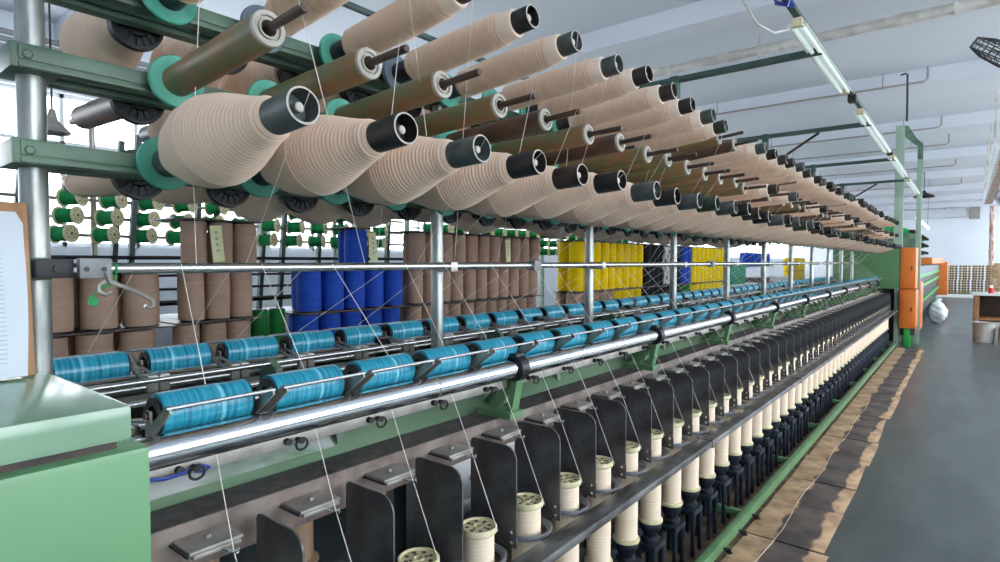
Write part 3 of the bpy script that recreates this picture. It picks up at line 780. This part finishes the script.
# ------------------------------------------------------------------ neighbouring creel with green spools
nb = thing('neighbouring_creel', (-4.7, 0, 0), 'dark green creel frame with slanted posts behind the yarn stacks', 'creel')
for k in range(6):
    y = .98 + .58 * k
    b = MB(); b.prism([(y + .05, 2.5), (y + .085, 2.5), (y - .035, .9), (y - .07, .9)], 'x', -4.62, -4.58)
    b.prism([(y + .05, 2.5), (y + .085, 2.5), (y - .035, .9), (y - .07, .9)], 'x', -4.95, -4.91); b.build('slanted_post', 'postgreen', nb)
for z in (2.02, 1.90, 1.78): MB().tube((-4.66, .3, z), (-4.66, 4.15, z), .012).build('spool_bar', 'steel', nb)
for z, r in ((1.63, .014), (1.50, .01), (1.40, .01), (1.30, .02)): MB().tube((-4.55, .3, z), (-4.55, 4.15, z), r).build('cross_rod', 'dark', nb)
MB().box(-5.0, -4.6, .2, 4.2, .1, .95, .01).build('base_box', 'dark', nb)
MB().box(-5.02, -4.58, .2, 4.2, .95, 1.18, .01).build('drive_cover', 'lightgrey', nb)
for k in range(2): MB().tube((-4.8, 1.4 + 2 * k, .0), (-4.8, 1.4 + 2 * k, 2.6), .02).build('upright', 'steel', nb)
def spool_proto():
    t = thing('green_spool', (0, 0, 0), None, 'spool')
    MB().lathe([(.01, .036), (.012, .047), (.12, .047), (.122, .036)], n=20).build('yarn', 'spoolgreen', t, True)
    for x0 in (0, .12):
      b = MB(); b.lathe([(x0, .012), (x0, .058), (x0 + .004, .06), (x0 + .01, .06), (x0 + .012, .057), (x0 + .012, .05), (x0 + .008, .048), (x0 + .008, .022), (x0 + .012, .02), (x0 + .012, .01)], n=24)
      if x0:
        b.m = 1; b.lathe([(.1285, .012), (.129, .012)], n=10, capb=True)
        for j in range(8):
            a = 2 * PI * j / 8; b.lathe([(0, .0045), (.0008, .0045)], (.128, .034 * math.cos(a), .034 * math.sin(a)), n=8, capb=True)
      b.build('flange', ['flange', 'hole'], t, True)
    return t
sp = spool_proto(); first = True
for k in range(12):
    for j, z in enumerate((2.022, 1.902, 1.782)):
        o = sp if first else dup(sp); first = False
        o.location = (-4.64, 1.18 + .236 * k - .025 * j, z); o.rotation_euler = (0, -.03, .62 + rs.uniform(-.1, .1))
        tag(o, 'green spool, %s from the left in the %s row behind the nearest stacks' % (nth(k + 1), ('top', 'middle', 'bottom')[j]), 'spool', 'green spools on the near part of the neighbouring creel')
fb = thing('spool_rack', (-4.7, 6.5, 0), 'grey spool rack with five bars of green spools beyond the wide brown stack', 'rack')
for j in range(5): MB().tube((-4.66, 4.3, 1.74 + .115 * j), (-4.66, 9.6, 1.74 + .115 * j), .01).build('bar', 'steel', fb)
for k in range(3): MB().box(-4.80, -4.76, 4.3 + 2.6 * k, 4.34 + 2.6 * k, 0, 2.35).build('upright', 'palegreen', fb)
for k in range(20):
    for j in range(5):
        o = dup(sp); o.location = (-4.64, 4.45 + .245 * k, 1.74 + .115 * j); o.rotation_euler = (0, -.02, .3 + rs.uniform(-.1, .1))
        tag(o, 'green spool, %s from the left on the %s bar of the far rack' % (nth(k + 1), ('lowest', 'second', 'third', 'fourth', 'topmost')[j]), 'spool', 'green spools on the five-bar rack')

# far clutter seen under the creel
def crate(name, x0, x1, y0, y1, z0, z1, m, lab, cat, lip=True):
    t = thing(name, ((x0 + x1) / 2, (y0 + y1) / 2, z0), lab, cat)
    MB().box(x0, x1, y0, y1, z0, z1, .01).build('body', m, t)
    if lip:
        b = MB(); b.box(x0 - .015, x1 + .015, y0 - .015, y1 + .015, z1 - .05, z1, .006); b.build('rim', m, t)
    return t
tb = thing('work_table', (-3.4, 12.2, 0), 'low pale work table behind the far blue spools', 'table')
MB().box(-3.75, -3.05, 10.2, 17.5, 1.0, 1.04, .005).build('table_top', 'lightgrey', tb)
for x in (-3.7, -3.1):
    for y in (10.3, 13.8, 17.4): MB().box(x - .02, x + .02, y - .02, y + .02, 0, 1.0).build('leg', 'steel', tb)
crate('crate', -3.6, -3.2, 10.45, 11.3, 1.2, 1.55, 'teal', 'teal plastic crate on the white carton beyond the yellow stack', 'crate')
crate('carton', -3.65, -3.15, 10.3, 11.9, 1.04, 1.2, 'white', 'long white carton under the teal crate', 'carton', False)
crate('carton', -3.65, -3.2, 13.4, 14.6, 1.04, 1.28, 'lightgrey', 'pale carton on the far end of the low table', 'carton', False)
crate('storage_bin', -3.6, -3.15, 12.3, 12.75, 1.04, 1.28, 'endbrown', 'dark brown bin beside the long white carton', 'bin')
crate('storage_bin', -3.55, -3.2, 12.9, 13.2, 1.04, 1.2, 'red', 'small red bin on the low table', 'bin')
for k in range(6):
    package('pkgblue', (-3.7, 13.0 + .3 * k, 1.5), 'far blue yarn package, %s in the row behind the red bin' % nth(k + 1), 'far blue packages', r=.12, h=.3)
for k in range(5):
    for j in range(2):
        package('pkgyellow', (-3.5, 16.0 + .3 * k, 1.04 + .33 * j + .0), 'far yellow yarn package, %s in the %s layer by the green end box' % (nth(k + 1), ('lower', 'upper')[j]), 'far yellow packages', r=.13, h=.33)
t = thing('shelf', (-3.7, 13.7, 0), 'grey shelf holding the far blue yarn packages', 'shelf')
MB().box(-3.85, -3.55, 12.8, 14.8, 1.47, 1.5).build('board', 'lightgrey', t)
for y in (12.85, 14.75): MB().box(-3.84, -3.8, y - .02, y + .02, 0, 1.47).build('upright', 'steel', t)

# ------------------------------------------------------------------ floor: dust, cardboard, bits
o = MB().box(-2.4, -.9, .42, 13.2, .001, .004).build('lint_dust', 'dust'); tag(o, 'brown lint and dust lying under the spindles', 'dust', kind='stuff')
ys = 1.75; k = 0
cards = []
while ys < 12.6:
    L = rs.choice((.5, .62, .7, .56)); cards.append((ys, L)); ys += L + .006; k += 1
for i, (y, L) in enumerate(cards):
    t = thing('cardboard_sheet', (-.78, y + L / 2, .004), 'flattened cardboard sheet with dark worn middle, %s along the aisle edge' % nth(i + 1), 'cardboard', 'cardboard sheets along the machine')
    e = rs.uniform(-.025, .02)
    MB().box(-.985, -.575 + e, y + .004, y + L - .004, .0045 + .003 * (i % 2), .0105 + .003 * (i % 2), .001, Matrix.Rotation(rs.uniform(-.03, .03), 3, 'Z'), (-.78, y + L / 2, 0)).build('sheet', 'cardworn', t)
o = MB().path([(-.83 + .012 * math.sin(q * 1.3), 2.2 + .25 * q, .0125) for q in range(24)], .0022, 5).build('loose_yarn', 'yarnsmooth'); tag(o, 'loose cream yarn end lying along the cardboard sheets', 'yarn')
for i in range(4):
    b = MB(); y = 2.9 + .27 * i; b.path([(-.995, y, .05), (-.96, y, .045), (-.955, y + .015, .03), (-.975, y + .02, .02)], .006, 6); b.box(-.985, -.955, y - .012, y + .012, .035, .055, .002)
    o = b.build('beam_clip', 'dark', mach)
    # a clip is screwed to the floor beam
# ------------------------------------------------------------------ ceiling pipes, conduits, lights
def pipe(name, pts, r, m, lab, cat, hang=(), drop=ZC, hm=None):
    t = thing(name, pts[0], lab, cat)
    MB().path(pts, r, 12).build('run', m, t)
    for x in hang:
        b = MB(); p = pts[1]; zz = p[2] - r * .2
        b.box(x - .012, x + .012, p[1] - r - .006, p[1] + r + .006, zz - r * 1.1, zz + r * 1.1); b.box(x - .008, x + .008, p[1] - .004, p[1] + .004, zz, ZC); b.build('hanger', hm or m, t)
    return t
t = pipe('pipe', [(-8.9, 8.22, 4.4), (-3, 8.22, 4.4), (4.9, 8.22, 4.4)], .062, 'offwhite', 'thick grey-white ceiling pipe crossing above the lamps', 'pipe', (-5, -2.2, -.15, 2))
for x in (-.72, -2.6, 1.5): MB().lathe([(0, .07), (.16, .07)], (x, 8.22, 4.4), n=16, capa=True, capb=True).build('pipe_sleeve', 'offwhite', t)
pipe('pipe', [(-8.9, 7.06, 4.40), (-3, 7.06, 4.40), (4.9, 7.06, 4.40)], .018, 'conduit', 'thin ceiling pipe nearest the camera, above the upper bobbins', 'pipe', (-3.72, .8))
for i, (y, x1, lab) in enumerate(((11.1, -.52, 'thin conduit with upturned end on the second ceiling beam'), (15.0, -.46, 'thin conduit with upturned end on the third ceiling beam'), (17.2, -.38, 'thin conduit with upturned end just beyond the third beam'), (21., -.3, 'thin conduit with upturned end over the far aisle'), (26., -.2, 'thin conduit with upturned end close to the far wall'))):
    z = 4.37 - .01 * i
    pipe('conduit', [(-8.9, y, z), (-3, y, z), (x1 - .05, y, z), (x1, y, z + .04), (x1, y, ZC - .01)], .017, 'conduit', lab, 'conduit', (-3.7, -1.1))
def lamp_row(X, side):
    rail = thing('lamp_rail', (X, 8, 2.96), 'long dark rail carrying the lamps over the %s' % ('aisle edge' if side > 0 else 'window side'), 'rail')
    MB().box(X - .018, X + .018, 2.9 if side > 0 else 1.2, 14.0, 2.975, 3.0).build('channel', 'postgreen', rail)
    for y in (5.65, 8.7, 11.3): MB().box(X - .03, X + .03, y - .05, y + .05, 2.93, 2.99, .004).build('joint', 'dark', rail)
    runs = ((3.62, 5.28), (6.1, 8.45), (8.95, 11.1), (11.5, 13.95))
    for i, (a, c) in enumerate(runs):
        t = thing('strip_lamp', (X, (a + c) / 2, 2.93), '%s white fluorescent strip lamp from the near end of the %s rail' % (nth(i + 1), 'aisle' if side > 0 else 'window side'), 'lamp', 'strip lamps on the rails')
        b = MB(); b.prism([(X - .05, 2.925), (X - .05, 2.93), (X - .02, 2.973), (X + .02, 2.973), (X + .05, 2.93), (X + .05, 2.925), (X + .015, 2.955), (X - .015, 2.955)], 'y', a, c); b.build('reflector', 'white', t)
        b = MB(); 
        for dx in (-.022, .022): b.tube((X + dx, a + .04, 2.93), (X + dx, c - .04, 2.93), .013, n=10)
        b.build('fluorescent_tubes', 'tubelamp', t)
        for yy in (a, c): MB().box(X - .03, X + .03, yy - .015, yy + .015, 2.918, 2.965, .004).build('end_holder', 'flange', t)
lamp_row(-.77, 1); lamp_row(mir(-.77), -1)
t = thing('power_cable', (-.78, 3.5, 2.95), 'looped grey cable and blue cloth tie at the near lamp end', 'cable')
MB().path([(-.98, 3.15, 3.12), (-.96, 3.25, 3.0), (-.92, 3.38, 2.90), (-.86, 3.5, 2.87), (-.8, 3.58, 2.90)], .007, 8).build('cable', 'offwhite', t)
b = MB(); b.path([(-.80, 3.22, 2.99), (-.76, 3.25, 3.01), (-.735, 3.28, 2.97), (-.75, 3.31, 2.93), (-.8, 3.3, 2.95), (-.81, 3.26, 2.98), (-.77, 3.33, 3.0), (-.73, 3.36, 2.93)], .012, 6); b.build('cloth_tie', 'blueplastic', t)
t = thing('strip_lamp', (-1.2, 27, 3.1), 'lit fluorescent lamp hanging over the far machine', 'lamp')
MB().tube((-1.25, 22.5, 2.98), (-1.25, 30, 2.98), .03).build('tube', 'lamp', t); MB().box(-1.28, -1.22, 22.4, 30.1, 3.0, 3.05).build('housing', 'white', t)
for y in (23.5, 29): MB().tube((-1.25, y, 3.05), (-1.25, y, ZC), .006).build('wire', 'dark', t)
t = thing('pendant_lamp', (-6, 1.47, 2.7), 'grey conical pendant lamp hanging before the left windows', 'lamp')
MB().lathe([(0, .13), (.02, .125), (.11, .04), (.16, .03), (.2, .02)], (-6, 1.47, 2.68), (0, 0, 1), 20, capb=True).build('shade', 'steel', t)
MB().tube((-6, 1.47, 2.88), (-6, 1.47, ZC), .008, n=6).build('cord', 'dark', t)
t = thing('pendant_lamp', (-1.05, 30, 3.3), 'small dark pendant lamp near the far wall', 'lamp')
MB().lathe([(0, .3), (.05, .28), (.16, .06), (.22, .04)], (-1.15, 24, 3.75), (0, 0, 1), 16, capb=True).build('shade', 'dark', t)
MB().tube((-1.15, 24, 3.95), (-1.15, 24, ZC), .012, n=6).build('cord', 'dark', t)
# drop rods over the aisle
for i, (x, y, z0) in enumerate(((-.95, 11.0, 3.55), (-.80, 10.8, 4.05))):
    pass
t = thing('drop_rod', (-.67, 9.6, 3.0), 'black bent drop rod hanging beside the pale green mast', 'rod')
MB().path([(-.75, 9.6, 4.13), (-.69, 9.6, 4.14), (-.672, 9.6, 4.12), (-.668, 9.6, 3.8), (-.668, 9.6, 3.5)], .012, 8).build('rod', 'dark', t)

# masts at the machine end
t = thing('cable_mast', (-1.05, 13.98, 0), 'two pale green steel masts joined by a bent arm at the machine end', 'mast')
MB().box(-1.15, -1.0, 13.98, 14.06, 0, 4.3, .005).build('mast_post', 'palegreen', t)
MB().box(-.79, -.70, 13.98, 14.06, 0, 3.6, .005).build('mast_post', 'palegreen', t)
b = MB(); b.prism([(-1.02, 4.28), (-.95, 4.28), (-.80, 4.0), (-.70, 3.9), (-.70, 3.5), (-.79, 3.5), (-.79, 3.86), (-.86, 3.92), (-1.02, 4.1)], 'y', 13.985, 14.055); b.build('bent_arm', 'beamgreen', t)

# orange cabinets and second machine
def cab(y0, y1, x0, x1, z0, z1, lab):
    t = thing('electric_cabinet', ((x0 + x1) / 2, y0, z0), lab, 'cabinet')
    MB().box(x0, x1, y0, y1, z0, z1, .012).build('body', 'orange', t)
    MB().box(x0 + .04, x1 - .04, y0 - .012, y0, z0 + .06, z1 - .05, .005).build('door', 'orange', t)
    MB().box(x1 - .07, x1 - .05, y0 - .03, y0 - .012, (z0 + z1) / 2 - .035, (z0 + z1) / 2 + .035).build('handle', 'endbrown', t)
    return t
cab(13.3, 13.9, -.975, -.735, 1.10, 1.87, 'orange electric cabinet, upper one beside the green end box')
t = cab(13.2, 13.9, -.97, -.72, .36, 1.08, 'orange electric cabinet on a green leg, lower one at the machine end')
MB().box(-.90, -.80, 13.25, 13.35, 0, .36, .004).build('leg', 'greenplastic', t)
MB().box(-.9, -.8, 13.75, 13.85, 0, .36, .004).build('leg', 'greenplastic', t)
MB().box(-.96, -.73, 13.3, 13.8, .22, .36, .004).build('lower_tray', 'endbrown', t)
cab(14.1, 14.9, -.80, -.69, .25, 1.2, 'orange electric cabinet half hidden behind the second mast')
m2 = thing('second_machine', (-1.5, 22, 0), 'far dark machine with bright green rails and an orange end block', 'machine')
MB().box(-2.2, -.92, 15.2, 30, .25, 1.5, .01).build('side_panel', 'dark', m2)
for z in (.55, .95, 1.2): MB().box(-.95, -.86, 15.2, 30, z, z + .09, .005).build('green_rail', 'greenplastic', m2)
MB().box(-.93, -.88, 15.2, 30, 1.28, 1.5).build('grey_band', 'greyflange', m2)
MB().box(-2.2, -.84, 15.1, 15.25, 0, 2.2, .005).build('end_frame', 'beamgreen', m2)
MB().box(-2.3, -.60, 29.8, 31, .25, 1.6, .01).build('end_block', 'orange', m2)
MB().box(-1.0, -.70, 19.0, 29.8, 1.55, 1.72, .01).build('top_fairing', 'orange', m2)
for z in ROWS: MB().box(-1.72, -1.68, 15.2, 26, z + .02, z + .07).build('creel_rail', 'beamgreen', m2)
gp = None
for k in range(18):
    for r in (0, 1, 2):
        if gp is None:
            gp = thing('creel_bobbin', (0, 0, 0), None, 'bobbin')
            MB().lathe([(0, .02), (0, .067), (.014, .067), (.014, .03)], n=20, capa=True).build('flange', 'turq', gp, True)
            MB().lathe([(.02, .05), (.06, .1), (.1, .13), (.28, .13), (.5, .05), (.52, .034)], n=24).build('yarn', 'greencone', gp, True)
            MB().lathe([(.01, .034), (.62, .034), (.62, .028), (.55, .028)], n=16).build('tube', 'endblack', gp, True); o = gp
        else: o = dup(gp)
        o.location = (-1.52, 15.6 + .36 * k, ROWS[r] + .02)
        tag(o, 'green yarn cone, %s along the %s creel row of the far machine' % (nth(k + 1), rown[r]), 'bobbin', 'green cones on the far creel')

# white sack
t = thing('sack', (-.6, 19.2, 0), 'white filled sack on the floor beside the far machine', 'sack')
bm = bmesh.new(); bmesh.ops.create_icosphere(bm, subdivisions=4, radius=1)
for v in bm.verts:
    n = v.co.normalized(); w = 1 + .08 * math.sin(4 * n.x + 2) * math.cos(3 * n.y) + .03 * math.sin(13 * n.z + 6 * n.x) + .02 * math.sin(12 * n.y + 7 * n.z)
    v.co = Vector((n.x * .235 * w, n.y * .28 * w, max(-.27, n.z * .29 * w) + .27))
bm.verts.index_update(); b = MB(); b.add([v.co + Vector((-.585, 19.2, 0)) for v in bm.verts], [tuple(v.index for v in f.verts) for f in bm.faces]); bm.free()
b.build('sack_body', 'bag', t)
b = MB(); b.lathe([(0, .1), (.05, .05), (.1, .09), (.13, .1)], (-.60, 19.22, .52), (.2, .1, 1), 12, capb=True); b.build('tied_neck', 'bag', t)

# far wall goods
pb = None
for c in range(5):
    for l in range(2):
        for i in range(4):
            for j in range(6):
                x = -1.25 + c * .5 + i * .112 + (.02 if l else 0); z = .06 + (l * 6 + j) * .12
                if pb is None:
                    pb = thing('empty_bobbin', (0, 0, 0), 'small cream empty bobbin in the stacked wall by the far end', 'bobbin')
                    b = MB(); b.lathe([(0, .01), (0, .05), (.004, .058), (.03, .06), (.03, .03), (.35, .03), (.35, .06), (.38, .055)], (0, 0, 0), (0, 1, 0), 10, capb=True); b.build('body', 'oldcream', pb, True)
                    b = MB(); b.lathe([(-.003, .026), (-.001, .027)], (0, 0, 0), (0, 1, 0), 8, capa=True); b.build('bore', 'hole', pb, True); o = pb
                else: o = dup(pb)
                o.location = (x + ((i * 7 + j * 5 + c) % 5 - 2) * .006, 36.2 + (c % 2) * .12 + (j % 3) * .02, z); o['group'] = 'cream empty bobbins stacked by the far wall'
o = MB().box(-1.3, .35, 33.2, 34.0, .0, .12, .01).build('platform', 'white'); tag(o, 'low white platform on the floor before the stacked bobbins', 'platform')
for i, (x, y, z, s, lab) in enumerate(((1.35, 34.5, 0, .85, 'large brown carton at the bottom right of the far stack'), (1.32, 34.5, .85, .7, 'brown carton standing on the large carton by the far wall'), (.95, 30, 0, .6, 'brown carton on the floor behind the right hand table'))):
    t = thing('carton', (x, y, z), lab, 'carton'); MB().box(x - s / 2, x + s / 2, y - s / 2, y + s / 2, z, z + s, .01).build('box', 'cardtan', t); MB().box(x - .03, x + .03, y - s / 2 - .002, y + s / 2 + .002, z + s * .5, z + s + .002).build('tape', 'card', t)
t = thing('column', (.95, 38, 0), 'rust stained pipe column in front of the far wall', 'column')
MB().tube((.95, 38, 0), (.95, 38, ZC), .1, n=16).build('shaft', 'rust', t); MB().lathe([(0, .3), (.05, .26), (.08, .18)], (.95, 38, 0), (0, 0, 1), 16, capa=True, capb=True).build('foot', 'rust', t)
o = MB().box(-3.5, .5, 39.5, 40.3, 4.0, 4.45, .02).build('air_duct', 'lightgrey'); tag(o, 'grey air duct under the ceiling at the far wall', 'duct')
MB().box(.05, .5, 39.4, 40.4, 3.9, 4.5).build('duct_end', 'steel', o)
for x in (-3, -1, 0.2): MB().box(x - .02, x + .02, 39.88, 39.92, 4.4, ZC).build('hanger', 'steel', o)

# right hand table and goods
t = thing('table', (.75, 15.6, 0), 'white topped wooden table on the right of the aisle', 'table')
MB().box(.10, 1.5, 15.2, 16.2, .92, .96, .006).build('table_top', 'white', t)
MB().box(.13, .22, 15.25, 16.15, .45, .92, .004).build('side_panel', 'wood', t)
MB().box(.22, 1.45, 15.9, 15.95, .35, .92, .004).build('back_panel', 'endbrown', t)
MB().box(.22, 1.45, 15.25, 16.1, .42, .46, .004).build('shelf', 'wood', t)
for x in (.16, 1.42):
    for y in (15.3, 16.1): MB().box(x - .03, x + .03, y - .03, y + .03, 0, .92, .003).build('leg', 'wood', t)
t = thing('bin', (.3, 15.3, 0), 'off-white plastic bin on the floor under the right hand table', 'bin')
b = MB(); b.lathe([(0, .15), (.38, .19), (.4, .2), (.4, .18), (.05, .14)], (.30, 15.05, 0), (0, 0, 1), 24, capa=True, capb=True); b.build('bucket', 'offwhite', t)
t = thing('carton', (.68, 15, 0), 'brown carton on the floor beside the off-white bin', 'carton'); MB().box(.52, .98, 14.8, 15.15, 0, .32, .008).build('box', 'card', t); MB().box(.72, .76, 14.795, 15.155, .2, .322).build('tape', 'cardtan', t)
t = thing('bottle', (.42, 15.5, .96), 'red bottle standing on the white table top', 'bottle')
MB().lathe([(0, .045), (.09, .045), (.12, .022)], (.40, 15.5, .96), (0, 0, 1), 16, capa=True, capb=True).build('body', 'red', t); MB().lathe([(0, .027), (.05, .027)], (.40, 15.5, 1.075), (0, 0, 1), 12, capa=True, capb=True).build('cap', 'white', t)
t = thing('chair', (.85, 18, 0), 'black office chair behind the white topped table', 'chair')
MB().box(.65, 1.11, 17.8, 18.3, .45, .52, .02).build('seat', 'black', t); MB().box(.68, 1.08, 18.28, 18.34, .65, 1.25, .02, Matrix.Rotation(.12, 3, 'X'), (.83, 18.3, .6)).build('backrest', 'black', t)
MB().tube((.88, 18.05, .06), (.88, 18.05, .45), .03).build('stem', 'dark', t)
b = MB()
for j in range(5): b.tube((.88, 18.05, .07), (.88 + .28 * math.cos(j * 1.257), 18.05 + .28 * math.sin(j * 1.257), .03), .02, .015)
b.build('base', 'dark', t)
# hanging tray with fans over the right side
tr_ = thing('cable_tray', (.42, 13, 3.2), 'white hanging cable tray with rust patches over the right of the aisle', 'tray')
MB().box(.36, .52, 8.2, 21, 3.2, 3.3, .005).build('tray', 'rust', tr_)
MB().box(.33, .36, 8.2, 21, 3.18, 3.4, .004).build('side_rail', 'white', tr_)
for y in (8.6, 11, 13.5, 16, 18.5, 20.8): MB().box(.33, .36, y - .03, y + .03, 3.3, ZC).build('hanger', 'offwhite', tr_)
def fan(c, R, axis, lab):
    t = thing('caged_fan', c, lab, 'fan', 'caged fans over the aisle'); ax = Vector(axis).normalized()
    tt = Vector((0, 0, 1)); u = ax.cross(tt).normalized(); w = ax.cross(u); c = Vector(c)
    b = MB(); D = R * .2
    for x, r in ((-D, R * .45), (-D * .9, R * .75), (-D * .5, R), (0, R * 1.01), (D * .5, R), (D * .9, R * .75), (D, R * .45), (D * 1.02, R * .2), (-D * 1.02, R * .2)):
        b.path([c + ax * x + (u * math.cos(a) + w * math.sin(a)) * r for a in [2 * PI * j / 32 for j in range(33)]], R * .012, 5)
    for j in range(40):
        a = 2 * PI * j / 40; e = u * math.cos(a) + w * math.sin(a)
        b.path([c + ax * x + e * r for x, r in ((-D * 1.02, R * .2), (-D, R * .45), (-D * .9, R * .75), (-D * .5, R), (D * .5, R), (D * .9, R * .75), (D, R * .45), (D * 1.02, R * .2))], R * .009, 4)
    b.build('cage', 'black', t)
    b = MB(); b.lathe([(-D * 1.9, R * .1), (-D * 1.8, R * .2), (-D * .4, R * .2), (0, R * .1), (D * .6, R * .1)], c, ax, 16, capa=True, capb=True); b.build('motor', 'dark', t)
    for j in range(3):
        a = 2 * PI * j / 3; q = []
        e = u * math.cos(a) + w * math.sin(a); f = ax.cross(e)
        vs = [c + e * R * rr_ + f * R * s + ax * D * .35 * k_ for rr_, s, k_ in ((.08, -.06, -.3), (.5, -.2, -.7), (.88, -.22, -.8), (.9, .15, .3), (.5, .2, .5), (.08, .06, .2))]
        vs += [v + ax * .004 for v in vs]; b = MB(); b.add(vs, [(0, 1, 2, 3, 4, 5), (11, 10, 9, 8, 7, 6)] + [(i, (i + 1) % 6, 6 + (i + 1) % 6, 6 + i) for i in range(6)]); b.build('blade', 'greyflange', t)
    b = MB(); b.path([c - ax * D * 1.5, c - ax * D * 1.6 + Vector((0, 0, .15)), (c.x - ax.x * D * 1.6, c.y - ax.y * D * 1.6, ZC)], .014, 6); b.build('stem', 'dark', t)
fan((.27, 5.0, 2.85), .33, (.6, -.2, .78), 'black wire-caged fan nearest the camera at the upper right')
fan((.80, 17.0, 2.95), .36, (.4, -.6, .7), 'black wire-caged fan above the right hand table')
t = thing('junction_box', (.42, 8.0, 3.55), 'rusty brown junction box hanging at the near end of the white tray', 'box')
MB().box(.36, .50, 7.9, 8.1, 3.42, 3.68, .006).build('box', 'rust', t); MB().path([(.38, 7.9, 3.66), (.33, 7.85, 3.70), (.28, 7.8, 3.62), (.26, 7.78, 3.56)], .018, 6).build('lever', 'black', t); MB().box(.41, .45, 7.98, 8.02, 3.68, ZC).build('hanger', 'offwhite', t)

# ------------------------------------------------------------------ light and camera
w = bpy.data.worlds.new('sky'); scene.world = w; w.use_nodes = True
bg = w.node_tree.nodes['Background']; bg.inputs[0].default_value = (.86, .93, 1., 1); bg.inputs[1].default_value = 8.0
cam = bpy.data.cameras.new('camera'); co = bpy.data.objects.new('camera', cam); COL.objects.link(co)
cam.sensor_width = 36; cam.lens = 580 / 1000 * 36; cam.clip_start = .02; cam.clip_end = 200
co.location = (0, 0, 1.6); co.rotation_euler = (PI / 2 - math.radians(1.88), 0, math.radians(38.8))
scene.camera = co
vs_ = scene.view_settings
vs_.view_transform = 'Standard'; vs_.look = 'None'; vs_.gamma = 1; vs_.use_curve_mapping = False; vs_.exposure = 0.0
scene.cycles.max_bounces = 10; scene.cycles.diffuse_bounces = 6; scene.cycles.glossy_bounces = 4; scene.cycles.transparent_max_bounces = 16
scene.cycles.caustics_reflective = False; scene.cycles.caustics_refractive = False
